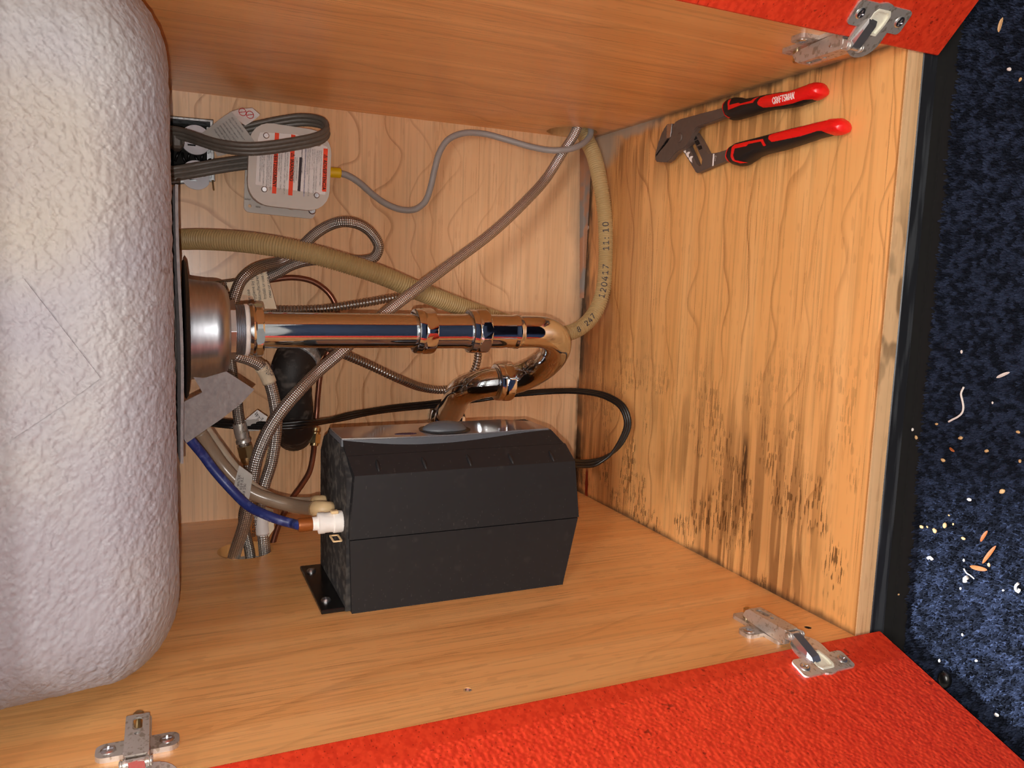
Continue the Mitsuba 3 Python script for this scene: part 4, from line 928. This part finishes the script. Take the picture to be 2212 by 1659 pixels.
# ------------------------------------------------------------------ outlet box with receptacles
ob = thing('outlet_box', 'sunken galvanised outlet box with two pale receptacles behind the sink edge', 'outlet')
def opt(u, v, y=D): return P(u, v, y=y)
def quad(us, y, th): return ext(sg.Polygon([(P(u, v, y=y)[0], P(u, v, y=y)[2]) for u, v in us]), th, XZ(y))
rim = [(336, 249), (458, 260), (462, 389), (336, 399)]
outer = sg.Polygon([(P(u, v, y=D)[0], P(u, v, y=D)[2]) for u, v in rim])
obj('box', [ext(outer.difference(outer.buffer(-.0022)), .05, XZ(D + .05 - .001)), ext(outer, .002, XZ(D + .052))], 'galvanised', ob)
obj('shade_sheet', ext(outer.buffer(-.0024), .001, XZ(D + .030)), 'hollow_shade', ob)  # dark sheet standing in for the shade inside the box
for (cu, cv, tv0, tv1) in ((423, 302, 279, 327), (424, 378, 352, 404)):
    rc_ = key_of(ob + '__receptacle')
    q_ = P(cu, cv, y=D - .004); rr2 = .0175
    face = circ(q_[0], q_[2], rr2).intersection(sg.box(q_[0] - .1, q_[2] - .0145, q_[0] + .1, q_[2] + .0145))
    sl1 = sg.box(q_[0] - .0062, q_[2] - .0025 + .003, q_[0] - .0048, q_[2] + .0065 + .003) if False else sg.box(q_[0] - .0075, q_[2] + .0012, q_[0] - .0056, q_[2] + .0095)
    a_s = P(414, 313, y=D - .004) if cu == 423 else P(418, 389, y=D - .004)
    slot = sg.box(a_s[0] - .0011, a_s[2] - .0045, a_s[0] + .0011, a_s[2] + .0045)
    g_ = circ(q_[0] + .001, q_[2] - .009, .0024, 16)
    slot2 = sg.box(2 * q_[0] - a_s[0] - .0011, a_s[2] - .004, 2 * q_[0] - a_s[0] + .0011, a_s[2] + .004)
    obj('face', ext(face.difference(slot).difference(g_).difference(slot2), .005, XZ(D + .001)), 'receptacle', rc_, smooth=30)
    obj('slot_shade', ext(face.buffer(-.001), .001, XZ(D + .0045)), 'hollow_shade', rc_)  # dark sheet behind the face, gives the slots their shade
    yk = quad([(336, tv0 + 6), (440, tv0 + 10), (441, tv1 - 10), (336, tv1 - 4)], D + .010, .006)
    obj('yoke', yk, 'receptacle', rc_)
obj('strap', quad([(446, 275), (458, 276), (459, 392), (448, 392)], D + .006, .0015), 'galvanised', ob)
qs = P(455, 348, y=D); obj('screw', lathe([(0, -.001), (.0035, -.001), (.0035, .003), (.0015, .004), (0, .004)], (qs[0], D + .004, qs[2]), (0, -1, 0), 18), 'bracket_black', ob, smooth=30)
for u, v, r_ in ((385, 336, .6), (398, 342, -.5), (410, 336, .4), (425, 342, -.7), (438, 338, .2)):
    q_ = P(u, v, y=D + .012); m, uv = tube(spline([q_ + np.array([.006, 0, -.004 * r_]), q_ + np.array([0, -.003, .001]), q_ + np.array([-.007, 0, .006 * r_])], .002), .0016, 8)
    obj('wire', m, 'cord_black', ob, smooth=True, uv=uv)
q_ = P(461, 404, y=D - .001); obj('loose_screw', lathe([(0, 0), (.0011, 0), (.0011, .012), (0, .013)], (q_[0] + .008, D - .002, q_[2] + .001), (-1, -.1, -.1), 10), 'brass', ob, smooth=30)

# grey flat cords
pcg = thing('flat_cord', 'flat grey three-wire cord looping over the junction box from the dark plug', 'cord')
wp_ = [P(u, v, y=y) for u, v, y in ((352, 286, .522), (380, 287, .515), (405, 293, .508), (435, 303, .494), (470, 314, .482), (505, 320, .475), (545, 322, .471), (590, 318, .470), (635, 311, .470), (675, 303, .472), (698, 294, .476), (707, 281, .482), (700, 268, .490), (680, 261, .50), (650, 259, .507), (610, 264, .512), (570, 272, .515), (535, 280, .518), (515, 284, .52))]
cW = spline(wp_, .003)
hint = np.zeros_like(cW)
hint[:] = [1, 0, .18]
obj('cable', sweep(cW, flat3(.0031, .0054, 3), [.75, -.65, .25]), 'cord_grey', pcg, smooth=50)
pq0, pq1 = P(340, 290, y=.52), P(399, 291, y=.52)
obj('plug', [box(pq0[0] - .0145, pq0[0] + .0110, .512, .5495, P(372, 290, y=.52)[2] - .0, pq0[2] + .02, .004), box(pq0[0] - .0100, pq0[0] + .0085, .514, .5485, P(398, 290, y=.52)[2], P(394, 290, y=.52)[2] + .001, .002), box(pq0[0] - .0140, pq0[0] + .0075, .516, .548, P(394, 290, y=.52)[2], P(370, 290, y=.52)[2], .003)], 'cord_grey', pcg, smooth=30, label='dark grey plug in the upper receptacle')
# curled care tag on the cord
tagc = [((446, 282), (440, 290)), ]
A0 = np.array([P(u, v, y=.500) for u, v in ((438, 288), (470, 262), (504, 238))])       # left edge, image-wise
B0 = np.array([P(u, v, y=.492) for u, v in ((476, 336), (512, 322), (549, 306))])
def tag_sheet():
    rows = []
    e0 = [P(446, 292, y=.505), P(437, 284, y=.500), P(446, 277, y=.494), P(475, 255, y=.490), P(499, 240, y=.488)]
    e1 = [P(482, 342, y=.508), P(500, 340, y=.500), P(513, 335, y=.494), P(532, 322, y=.490), P(551, 308, y=.488)]
    return e0, e1
g0 = spline([P(437, 287, y=.500), P(458, 271, y=.496), P(480, 254, y=.490), P(500, 241, y=.488)], .002)
g1 = spline([P(470, 338, y=.500), P(500, 330, y=.496), P(528, 316, y=.491), P(550, 306, y=.489)], .002)
n_ = 16
def resamp(c_, n): 
    s0 = np.linspace(0, len(c_) - 1, n); return np.stack([np.interp(s0, np.arange(len(c_)), c_[:, k_]) for k_ in range(3)], 1)
ga, gb = resamp(g0, n_), resamp(g1, n_)
mid = (ga + gb) / 2 + np.array([0, -.003, 0])
G = np.stack([ga, ga * .6 + gb * .4 - np.array([0, .002, 0]), ga * .3 + gb * .7 - np.array([0, .002, 0]), gb], 1)
obj('tag', grid_sheet(G, .0006), 'paper_grey', pcg, smooth=40, label='curled paper tag with small print')
# the back fold with red prohibition marks
g2 = np.array([P(u, v, y=y) for u, v, y in ((500, 241, .489), (516, 236, .496), (545, 233, .503), (562, 248, .505))])
g3 = np.array([P(u, v, y=y) for u, v, y in ((505, 256, .490), (520, 264, .500), (530, 271, .506), (545, 262, .508))])
G2 = np.stack([g2, (g2 + g3) / 2 + np.array([0, .003, 0]), g3], 1)
obj('tag_fold', grid_sheet(G2, .0006), 'paper_white', pcg, smooth=40, label='tag fold with red prohibition marks')
mk = []
for u, v in ((524, 242), (540, 248)):
    q_ = P(u, v, y=.4945); ringp = circ(0, 0, .0046, 32).difference(circ(0, 0, .0039, 32)).union(sg.LineString([(-.0042, 0), (.0042, 0)]).buffer(.0003))
    mk.append(xf(ext(ringp, .0002), frame(q_, (.25, .25, -.95), (-.9, .0, -.3))))
for m_ in mk: obj('prohibition_mark', m_, 'red_print', pcg, label='red prohibition circle')
tl = []
for i in range(2, 9):
    f_ = .12 + .095 * i
    a_ = ga[int(f_ * 15)] if False else None
    k_ = f_ * 15; p0_ = np.array([np.interp(k_, np.arange(n_), ga[:, j_]) for j_ in range(3)]); p1_ = np.array([np.interp(k_, np.arange(n_), gb[:, j_]) for j_ in range(3)])
    e_ = norm(p1_ - p0_); k2_ = min(k_ + 1, 15); pn = np.array([np.interp(k2_, np.arange(n_), ga[:, j_]) for j_ in range(3)])
    s_t = ('WARNING RISK OF SHOCK', 'DO NOT REMOVE THIS TAG', 'plug cord into outlet', 'IN DAMP AREAS USE A', 'grounded type outlet', 'AND INSPECT THE CORD', 'before each use and', 'KEEP AWAY FROM HEAT', 'SEE THE MANUAL')[i]
    o_ = p0_ * .86 + p1_ * .14 + np.array([0, -.0030, 0])
    nn_ = norm(np.cross(e_, pn - p0_)); 
    if nn_[1] > 0: nn_ = -nn_
    tl.append(txt(s_t, .0017, o_ + nn_ * .0004, e_, np.cross(nn_, e_), .0002))
obj('lettering', tl, 'ink', pcg)
pcg2 = thing('flat_cord', 'flat grey three-wire cord entering the side of the junction box from the sink', 'cord')
cX = spline([P(u, v, y=y) for u, v, y in ((352, 378, .522), (375, 375, .518), (420, 368, .520), (465, 360, .520), (505, 354, .520), (546, 349, .520))], .003)
obj('cable', sweep(cX, flat3(.0032, .0056, 3), [1, -.2, .15]), 'cord_grey', pcg2, smooth=50)

# ------------------------------------------------------------------ pliers on the cabinet floor
def zoomp(pts, z, ox=1380, oy=140, s=.22604):
    return [tuple(P(ox + a * s, oy + b * s, z=z)[:2]) for a, b in pts]
pk = thing('pliers', 'groove joint pliers with red and black grips lying on the cabinet floor', 'pliers')
def slab(pts, z0, z1, b=.0008):
    g = sg.Polygon(zoomp(pts, z1)).buffer(0)
    mid = ext(g, z1 - z0 - b, z0=z0)
    top = ext(g.buffer(-b), b, z0=z1 - b)
    return trimesh.util.concatenate([mid, top])
jaw1 = [(820, 405), (700, 437), (600, 462), (480, 496), (395, 518), (345, 545), (318, 590), (322, 640), (300, 690), (272, 735), (240, 775), (200, 820), (165, 872), (152, 900), (168, 926), (262, 932), (300, 905), (330, 862), (372, 825), (420, 805), (455, 770), (480, 735), (500, 690), (522, 640), (550, 600), (600, 578), (680, 552), (760, 520), (835, 492)]
obj('upper_jaw', slab(jaw1, .0085, .0155), 'plier_steel', pk, label='dark steel half with the upper grip')
jaw2h = [(268, 566), (316, 562), (320, 640), (300, 700), (262, 735), (240, 765), (210, 800), (165, 868), (150, 885), (160, 830), (182, 745), (215, 655), (240, 605)]
bar = [(470, 690), (540, 645), (590, 720), (660, 852), (760, 838), (872, 800), (855, 912), (720, 965), (560, 1035), (545, 1025), (470, 900), (415, 815)]
g_bar = sg.Polygon(zoomp(bar, .009)).difference(sg.Polygon(zoomp([(475, 770), (512, 735), (530, 740), (605, 905), (600, 950), (585, 972), (555, 950)], .009)))
obj('lower_jaw', [slab(jaw2h, .003, .0125), ext(g_bar, .006, z0=.003)], 'plier_steel', pk, label='dark steel half with the slotted bar')
obj('jaw_insert', slab([(268, 568), (316, 562), (300, 690), (262, 705)], .0122, .0134, .0003), 'plier_bright', pk)
pv = zoomp([(388, 697)], .0155)[0]
obj('pivot', lathe([(0, -.001), (.0058, -.001), (.0058, .0012), (.005, .002), (0, .0022)], (pv[0], pv[1], .0148), (0, 0, 1), 28), 'plier_steel', pk, smooth=35, label='round pivot')
# teeth along the jaw gap
tA, tB = np.array(zoomp([(280, 705)], .0145)[0]), np.array(zoomp([(165, 868)], .0145)[0])
tm = []
for i in range(11):
    c_ = tA + (tB - tA) * (i + .5) / 11; e_ = norm(np.r_[tB - tA, 0])
    tm.append(xf(trimesh.creation.cylinder(.0011, .0135, sections=3), frame(np.r_[c_, .0085], e_, np.cross([0, 0, 1], e_))))
obj('teeth', tm, 'grip_black', pk)
# notches in the slotted bar
obj('notches', [slab(q_, .0085, .0100, .0003) for q_ in ([(505, 690), (535, 668), (555, 705), (528, 720)], [(528, 730), (560, 715), (578, 752), (550, 770)], [(555, 780), (590, 770), (600, 800), (572, 812)])], 'grip_black', pk)
chev = []
for o_ in ((0, 0), (28, 42), (56, 84)):
    a_, b_ = o_
    chev.append(slab([(418 + a_, 812 + b_), (440 + a_, 788 + b_), (462 + a_, 790 + b_), (446 + a_, 815 + b_), (452 + a_, 850 + b_), (434 + a_, 838 + b_)], .0089, .00935, .0001))
obj('chevron', chev, 'white_print', pk, label='three white chevrons')
obj('scale_line', [slab([(708, 852), (720, 850), (712, 966), (700, 968)], .0089, .00930, .0001)], 'white_print', pk)
q_ = zoomp([(728, 925)], .0092)[0]; q1_ = zoomp([(742, 870)], .0092)[0]
obj('size_mark', txt('1/2', .0030, (q_[0], q_[1], .0090), np.r_[np.array(q1_) - q_, 0], np.cross([0, 0, 1], np.r_[np.array(q1_) - q_, 0]), .0002), 'paper_grey', pk)
def grip(outline, zc_, h, mat, name, label=None, top_z=None, inflate=0.0, squash=1.0):
    """a rounded grip: the outline inflated by distance from its edge"""
    g = sg.Polygon(zoomp(outline, zc_)).buffer(.0006).buffer(-.0006)
    if inflate: g = g.buffer(inflate)
    layers = []
    wmax = .011
    K = 7
    for k_ in range(-K, K + 1):
        f_ = k_ / K; ins = (1 - math.sqrt(max(0, 1 - f_ * f_ * .96))) * .0095
        gi = g.buffer(-ins)
        if gi.is_empty: continue
        z = zc_ + f_ * h
        layers.append((gi, z))
    ms = []
    for (gi, z), (gj, z2) in zip(layers[:-1], layers[1:]):
        ms.append(ext(gi if gi.area >= gj.area else gj, z2 - z, z0=z))
    return trimesh.util.concatenate(ms), g
G1 = [(820, 430), (832, 370), (865, 330), (915, 312), (965, 314), (1005, 328), (1100, 312), (1190, 292), (1330, 268), (1450, 250), (1530, 225), (1610, 195), (1690, 174), (1730, 180), (1752, 225), (1742, 280), (1700, 315), (1600, 358), (1500, 392), (1380, 412), (1260, 425), (1190, 440), (1100, 470), (1000, 500), (925, 521), (880, 525), (845, 500)]
G2 = [(850, 890), (865, 820), (895, 775), (945, 745), (1030, 722), (1120, 700), (1300, 652), (1450, 612), (1600, 578), (1720, 547), (1830, 524), (1920, 517), (1955, 540), (1968, 580), (1950, 635), (1910, 658), (1840, 666), (1700, 700), (1500, 768), (1350, 815), (1200, 850), (1120, 880), (1060, 922), (1010, 955), (965, 967), (900, 950), (862, 925)]
def dome_grip(outline, name, label, cover, lift=0.0):
    """solid with a rounded upper side: height by distance to the outline"""
    g = sg.Polygon(zoomp(outline, .013)).buffer(.0005)
    b = g.bounds; st_ = .0009
    xs = np.arange(b[0] - st_, b[2] + st_, st_); ys = np.arange(b[1] - st_, b[3] + st_, st_)
    import shapely
    X, Y = np.meshgrid(xs, ys, indexing='ij')
    pts_ = shapely.points(X, Y); ins = shapely.contains(g, pts_); dist = shapely.distance(g.exterior, pts_)
    return g, X, Y, ins, dist
def grip_height(dist): 
    r = .0105; d_ = np.clip(dist, 0, r); return np.sqrt(np.maximum(r * r - (r - d_) ** 2, 0)) * .92
def layered(outline, mats):
    """a grip built from level outlines so that its sides are round"""
    g = sg.Polygon(zoomp(outline, .013)).buffer(.0004)
    zmid, H = .0115, .0105
    ms = []; lv = np.linspace(-1, 1, 15)
    for a_, b_ in zip(lv[:-1], lv[1:]):
        f_ = max(abs(a_), abs(b_)) if a_ * b_ > 0 else max(abs(a_), abs(b_))
        ins = .0078 * (1 - math.sqrt(max(0., 1 - min(abs(a_), abs(b_)) ** 2)))
        gi = g.buffer(-ins)
        if gi.is_empty: continue
        ms.append(ext(gi, (b_ - a_) * H, z0=zmid + a_ * H))
    return trimesh.util.concatenate(ms), g
def smooth_grip(outline, zmid=.0112, H=.0105, z_clip=None, n=20, shrink=.0078):
    """ring-by-ring skin between inset outlines"""
    g = sg.Polygon(zoomp(outline, .014)).buffer(.0008).buffer(-.0004)
    N_ = 160; rings = []
    for f_ in np.sin(np.linspace(-np.pi / 2, np.pi / 2, n)):
        ins = shrink * (1 - math.sqrt(max(0., 1 - f_ * f_)))
        gi = g.buffer(-ins)
        if gi.geom_type != 'Polygon': gi = max(gi.geoms, key=lambda q: q.area)
        ex_ = gi.exterior
        # same start direction on every ring
        ref = g.exterior
        base_pts = [ref.interpolate(t_, normalized=True) for t_ in np.linspace(0, 1, N_, endpoint=False)]
        pr_ = np.array([ex_.interpolate(ex_.project(q)).coords[0] for q in base_pts])
        rings.append(np.c_[pr_, np.full(N_, zmid + f_ * H)])
    R_ = np.array(rings); a_, b_ = R_.shape[:2]
    i, j = np.meshgrid(np.arange(a_ - 1), np.arange(b_), indexing='ij'); j2 = (j + 1) % b_
    q = np.stack([i * b_ + j, i * b_ + j2, (i + 1) * b_ + j2, (i + 1) * b_ + j], -1).reshape(-1, 4)
    v = R_.reshape(-1, 3); f = np.vstack([q[:, [0, 1, 2]], q[:, [0, 2, 3]]])
    caps = []
    for r0, z_ in ((0, R_[0]), ((a_ - 1) * b_, R_[-1])):
        pg = trimesh.creation.triangulate_polygon(sg.Polygon(z_[:, :2]).buffer(0), engine='earcut')
        caps.append(trimesh.Trimesh(np.c_[pg[0], np.full(len(pg[0]), z_[0, 2])], pg[1], process=False))
    m = trimesh.util.concatenate([trimesh.Trimesh(v, f, process=False)] + caps)
    m.merge_vertices(digits_vertex=6); m.update_faces(m.nondegenerate_faces()); trimesh.repair.fix_normals(m)
    return m, g
def grip_z(g, xy, zmid=.0112, H=.0105, shrink=.0078):
    import shapely
    d_ = shapely.distance(shapely.boundary(g), shapely.points(xy)); d_ = np.clip(d_, 0, shrink)
    return zmid + H * np.sqrt(np.clip(1 - (1 - d_ / shrink) ** 2, 0, 1))
def overlay(outline, gripm, gout=None, th=.0007, size=.0018):
    """a patch lying on the upper skin of a grip"""
    g = sg.Polygon(zoomp(outline, .014)).buffer(0) if not hasattr(outline, 'geom_type') else outline
    m = trimesh.creation.extrude_polygon(g, 1.0, engine='earcut').subdivide_to_size(size) if False else None
    g = g.intersection(gout.buffer(-.0003)) if gout is not None else g
    if g.geom_type != 'Polygon': g = max(g.geoms, key=lambda q: q.area)
    v2, f2 = trimesh.creation.triangulate_polygon(g, engine='earcut')
    sh = trimesh.Trimesh(np.c_[v2, np.zeros(len(v2))], f2, process=False).subdivide_to_size(size); sh.merge_vertices()
    o_ = np.c_[sh.vertices[:, :2], np.full(len(sh.vertices), .08)]
    z = grip_z(gout, o_[:, :2])
    top = np.c_[o_[:, :2], z + th]; bot = np.c_[o_[:, :2], z - .0008]
    n0 = len(top); f_ = sh.faces
    if np.cross(top[f_[0, 1]] - top[f_[0, 0]], top[f_[0, 2]] - top[f_[0, 0]])[2] < 0: f_ = f_[:, ::-1]
    e = np.sort(np.vstack([f_[:, [0, 1]], f_[:, [1, 2]], f_[:, [2, 0]]]), 1); ed = np.vstack([f_[:, [0, 1]], f_[:, [1, 2]], f_[:, [2, 0]]])
    _, inv, cnt = np.unique(e, axis=0, return_inverse=True, return_counts=True); bd = ed[cnt[inv.ravel()] == 1]
    sides = np.vstack([np.stack([bd[:, 0], bd[:, 0] + n0, bd[:, 1]], 1), np.stack([bd[:, 1], bd[:, 0] + n0, bd[:, 1] + n0], 1)])
    return trimesh.Trimesh(np.vstack([top, bot]), np.vstack([f_, f_[:, ::-1] + n0, sides]), process=False)
for G_, reds, nm in ((G1, [[(1195, 395), (1192, 370), (1215, 320), (1250, 300), (1330, 282), (1450, 262), (1530, 240), (1620, 206), (1690, 160), (1745, 170), (1775, 225), (1750, 300), (1700, 325), (1600, 342), (1500, 376), (1380, 398), (1260, 412), (1225, 415)],
                           [(830, 430), (840, 378), (858, 352), (856, 400), (850, 430), (865, 480), (905, 512), (880, 514), (850, 492)],
                           [(905, 345), (922, 335), (920, 395), (1000, 372), (1015, 372), (1020, 382), (1125, 352), (1150, 325), (1185, 308), (1160, 345), (1145, 372), (1030, 395), (1015, 400), (910, 440)]], 'upper'),
                     (G2, [[(1290, 680), (1300, 668), (1450, 628), (1600, 592), (1720, 560), (1830, 530), (1915, 500), (1970, 520), (1990, 582), (1965, 650), (1910, 675), (1842, 668), (1800, 640), (1760, 640), (1600, 690), (1450, 722), (1330, 745), (1300, 720)],
                           [(862, 890), (875, 825), (895, 795), (893, 830), (885, 870), (895, 920), (905, 940), (870, 920)],
                           [(935, 880), (945, 800), (960, 768), (1100, 735), (1240, 716), (1272, 778), (1250, 785), (1225, 740), (1100, 765), (1085, 785), (970, 808), (955, 870), (970, 915), (1045, 935), (1000, 946), (950, 925)]], 'lower')):
    m, g = smooth_grip(G_)
    gk = obj('grip', m, 'grip_black', pk, smooth=40)
    ucut = 1672 if nm == 'upper' else 1872
    cA2, cB2 = ((1660, 190), (1690, 330)) if nm == 'upper' else ((1850, 500), (1880, 690))
    qa, qb = np.array(zoomp([cA2], .0112)[0]), np.array(zoomp([cB2], .0112)[0]); far = np.array(zoomp([(2100, 400)], .0112)[0])
    nn2 = np.array([-(qb - qa)[1], (qb - qa)[0], 0.]); nn2 = nn2 if nn2[:2].dot(far - qa) > 0 else -nn2
    mt = m.slice_plane(np.r_[qa, .0112], norm(nn2)); mt.merge_vertices()
    vn = mt.vertex_normals; vn = vn if (vn * (mt.vertices - mt.vertices.mean(0))).sum() > 0 else -vn
    mt.vertices = mt.vertices + vn * .0006
    obj('end_cap', mt, 'grip_red', gk, smooth=40, label='red rubber end of the grip')
    for r_ in reds:
        obj('inlay', overlay(r_, m, g), 'grip_red', gk, smooth=40, label='red rubber inlay')
    if nm == 'upper':
        p0_ = np.array(zoomp([(1286, 378)], .0205)[0]); p1_ = np.array(zoomp([(1494, 326)], .0205)[0])
        L_ = np.linalg.norm(p1_ - p0_)
        lm = meshkit.text_mesh('CRAFTSMAN', .0056, .0003, True); lm.apply_scale([L_ / lm.extents[0], 1.12, 1]); lm = lm.subdivide_to_size(.0016)
        e_ = norm(np.r_[p1_ - p0_, 0]); lm = xf(lm, frame(np.r_[p0_, .0], e_, np.cross([0, 0, 1], e_)))
        o_ = np.c_[lm.vertices[:, :2], np.full(len(lm.vertices), .08)]
        z = grip_z(g, o_[:, :2])
        lm.vertices[:, 2] += z + .0010
        obj('lettering', lm, 'white_print', gk, label='white printed maker name')

# ------------------------------------------------------------------ carpet
def carpet():
    px_, py_ = .0021, .0024
    xs = np.arange(-.42, .80, px_); ys = np.arange(-.47, -.0035, py_)
    X, Y = np.meshgrid(xs, ys, indexing='ij'); X = X + rng.normal(0, .0005, X.shape); Y = Y + rng.normal(0, .0005, Y.shape)
    edge = -.0035 - .005 * meshkit.fbm(np.stack([X * 70, X * 0, X * 0], -1), 3, 5) - .006 * np.clip((.15 - X) / .2, 0, 1)
    keep = Y < edge
    x, y = X[keep], Y[keep]; n = len(x)
    base = np.array([[1, 0, 0], [-.5, .87, 0], [-.5, -.87, 0], [.55, .32, .7], [-.55, .32, .7], [0, -.62, .7], [0, 0, 1.0]])
    fc = np.array([[0, 1, 3], [1, 4, 3], [1, 2, 4], [2, 5, 4], [2, 0, 5], [0, 3, 5], [3, 4, 6], [4, 5, 6], [5, 3, 6]])
    a = rng.uniform(0, 2 * np.pi, n); sx = rng.uniform(.0013, .0019, n); sy = rng.uniform(.0010, .0014, n); sz = rng.uniform(.0038, .0062, n)
    lx, ly = rng.normal(0, .0007, n), rng.normal(0, .0007, n)
    bx_ = base[None, :, 0] * sx[:, None]; by_ = base[None, :, 1] * sy[:, None]; bz_ = base[None, :, 2] * sz[:, None]
    v = np.stack([x[:, None] + bx_ * np.cos(a)[:, None] - by_ * np.sin(a)[:, None] + lx[:, None] * base[None, :, 2], y[:, None] + bx_ * np.sin(a)[:, None] + by_ * np.cos(a)[:, None] + ly[:, None] * base[None, :, 2], FL + .0006 + bz_], -1).reshape(-1, 3)
    f = (fc[None] + (np.arange(n) * 7)[:, None, None]).reshape(-1, 3)
    back = box(-2.2, 2.4, -3.4, -.0095, FL, FL + .0012)
    return trimesh.util.concatenate([trimesh.Trimesh(v, f, process=False), back])
obj('carpet', carpet(), 'carpet', smooth=60, kind='stuff', label='dark navy loop pile carpet in front of the cabinet', cat='carpet')
ZC = FL + .0058
def bit(u, v, kind, size, ang, mat, label, name, cat, group=None):
    q_ = P(u, v, z=ZC)
    if kind == 'grain':
        m = trimesh.creation.icosphere(1); m.vertices *= (1 + .25 * (rng.random((len(m.vertices), 1)) - .5)); m.apply_scale([size, size * .72, size * .6])
    else:
        L_, w_ = size
        t_ = np.linspace(-1, 1, 9); G_ = np.stack([np.stack([t_ * L_, (1 - t_ ** 2) ** .5 * w_ * s_ + .0002 * s_, .0006 * (1 - t_ ** 2) + .0004 * abs(s_)], -1) for s_ in (-1, 0, 1)], 1)
        m = grid_sheet(G_, .0004)
    d_ = ang
    p2 = P(u + math.cos(d_) * 10, v + math.sin(d_) * 10, z=ZC)
    obj(name, xf(m, frame(q_ + np.array([0, 0, .0006]), p2 - q_, np.cross([0, 0, 1], p2 - q_))), mat, label=label, cat=cat, group=group, smooth=(True if kind == 'grain' else False))
GR = 'pale crumbs scattered on the carpet'
CR = [(2095, 1079, .0021, 1, 'round white crumb above the wood shavings, left of a flatter crumb'), (2166, 1061, .0026, 0, 'flattish pale crumb near the right edge above the wood shavings'),
      (1992, 1138, .0022, 0, 'pale crumb closest to the black strip, leftmost of the row of five'), (2004, 1138, .0012, 0, 'tiny pale crumb, second in the row of five by the black strip'), (2020, 1146, .0026, 0, 'largest yellowish crumb, middle of the row of five'), (2042, 1135, .0026, 0, 'long pale crumb, fourth in the row of five'), (2060, 1132, .0012, 0, 'tiny pale crumb, rightmost of the row of five'),
      (2082, 1163, .0020, 0, 'yellowish crumb left of the shortest orange shaving'), (2051, 1113, .0011, 0, 'tiny crumb alone above the row of five'), (2083, 1210, .0014, 1, 'white crumb on the bright carpet left of the broad shaving'), (2137, 1220, .0018, 0, 'pale crumb touching the right end of the broad shaving'), (2076, 1271, .0013, 1, 'small white crumb below the thick white scrap'), (1942, 1284, .0012, 0, 'tiny crumb at the ragged carpet edge by the black strip'),
      (2024, 916, .0016, 0, 'yellowish crumb left of the long white thread\'s lower end'), (1972, 928, .0017, 1, 'white crumb on the black strip beside the carpet edge'), (1980, 945, .0020, 0, 'bent yellowish crumb on the carpet edge under a white one'), (2076, 946, .0022, 0, 'oblong pale crumb under the long white thread'), (2078, 760, .0016, 1, 'pale crumb above the long white thread'), (2145, 870, .0012, 1, 'tiny white crumb right of the long white thread'),
      (2200, 933, .0018, 0, 'oblong pale crumb at the right edge, level with the thread\'s lower end'), (2132, 974, .0020, 0, 'oblong pale crumb right of the tiny orange shaving'), (2038, 994, .0022, 0, 'flat yellowish crumb below left of the tiny orange shaving'), (2204, 996, .0016, 0, 'round crumb at the right edge below an oblong one'), (2181, 150, .0020, 1, 'white crumb below the curved shaving near the top right corner'), (2205, 172, .0018, 0, 'crumb at the far right edge near the top right corner'),
      (2168, 1275, .0012, 1, 'white crumb left of the curled white thread'), (2080, 1371, .0014, 1, 'white crumb alone in the middle of the bright carpet'), (2030, 1427, .0016, 1, 'white crumb close to the bottom door on the bright carpet'), (2110, 1427, .0014, 1, 'white crumb level with the black lump on the bright carpet'), (2154, 1544, .0022, 1, 'white crumb lowest on the bright carpet')]
for u, v, s, wh, lb in CR:
    bit(u, v, 'grain', s, rng.uniform(0, 3), 'crumb_white' if wh else 'crumb', lb, 'carpet_crumb', 'crumb', GR)
bit(2127, 1158, 'chip', (.0060, .0012), -1.0, 'shaving', 'short orange wood shaving, nearest the dark carpet middle', 'wood_shaving', 'wood shaving')
bit(2138, 1198, 'chip', (.0105, .0014), -.92, 'shaving', 'longest orange wood shaving on the carpet', 'wood_shaving', 'wood shaving')
bit(2115, 1227, 'chip', (.0078, .0018), .2, 'shaving', 'broad pale orange wood shaving below the longest one', 'wood_shaving', 'wood shaving')
bit(2058, 971, 'chip', (.0028, .0010), .7, 'shaving', 'tiny orange wood shaving below the white thread', 'wood_shaving', 'wood shaving')
bit(2163, 54, 'chip', (.0055, .0014), -1.3, 'crumb', 'pale curved wood shaving near the top right corner of the carpet', 'wood_shaving', 'wood shaving')
bit(2168, 810, 'chip', (.0060, .0011), -.4, 'crumb_white', 'white straight sliver on the carpet', 'paper_sliver', 'sliver')
def thread(pts, r, name, label):
    c_ = spline([P(u, v, z=ZC + .001) for u, v in pts], .0015); m, uv = tube(c_, r, 8); obj(name, m, 'crumb_white', smooth=True, uv=uv, label=label, cat='thread')
thread([(2082, 836), (2076, 850), (2079, 866), (2081, 880), (2078, 892), (2068, 901), (2058, 906), (2049, 911)], .0009, 'thread', 'long curved white thread on the carpet')
thread([(2082, 1228), (2087, 1237), (2096, 1243), (2104, 1250)], .0006, 'thread', 'thin pale thread beside white scraps on the blue carpet')
thread([(2200, 1260), (2194, 1266), (2194, 1274), (2200, 1279), (2202, 1272)], .0011, 'thread', 'short curled white thread at the right edge')
thread([(2090, 1247), (2084, 1251), (2085, 1258)], .0018, 'thread', 'thick white scrap of thread on the blue carpet')
thread([(2004, 1206), (2009, 1204), (2014, 1209)], .0014, 'thread', 'small white scrap near the carpet edge')
q_ = P(2041, 1468, z=ZC + .004)
m = trimesh.creation.icosphere(2); m.apply_scale([.008, .006, .005]); m.apply_translation(q_)
obj('pebble', m, 'bracket_black', smooth=True, label='small black lump on the carpet touching the bottom door', cat='lump')
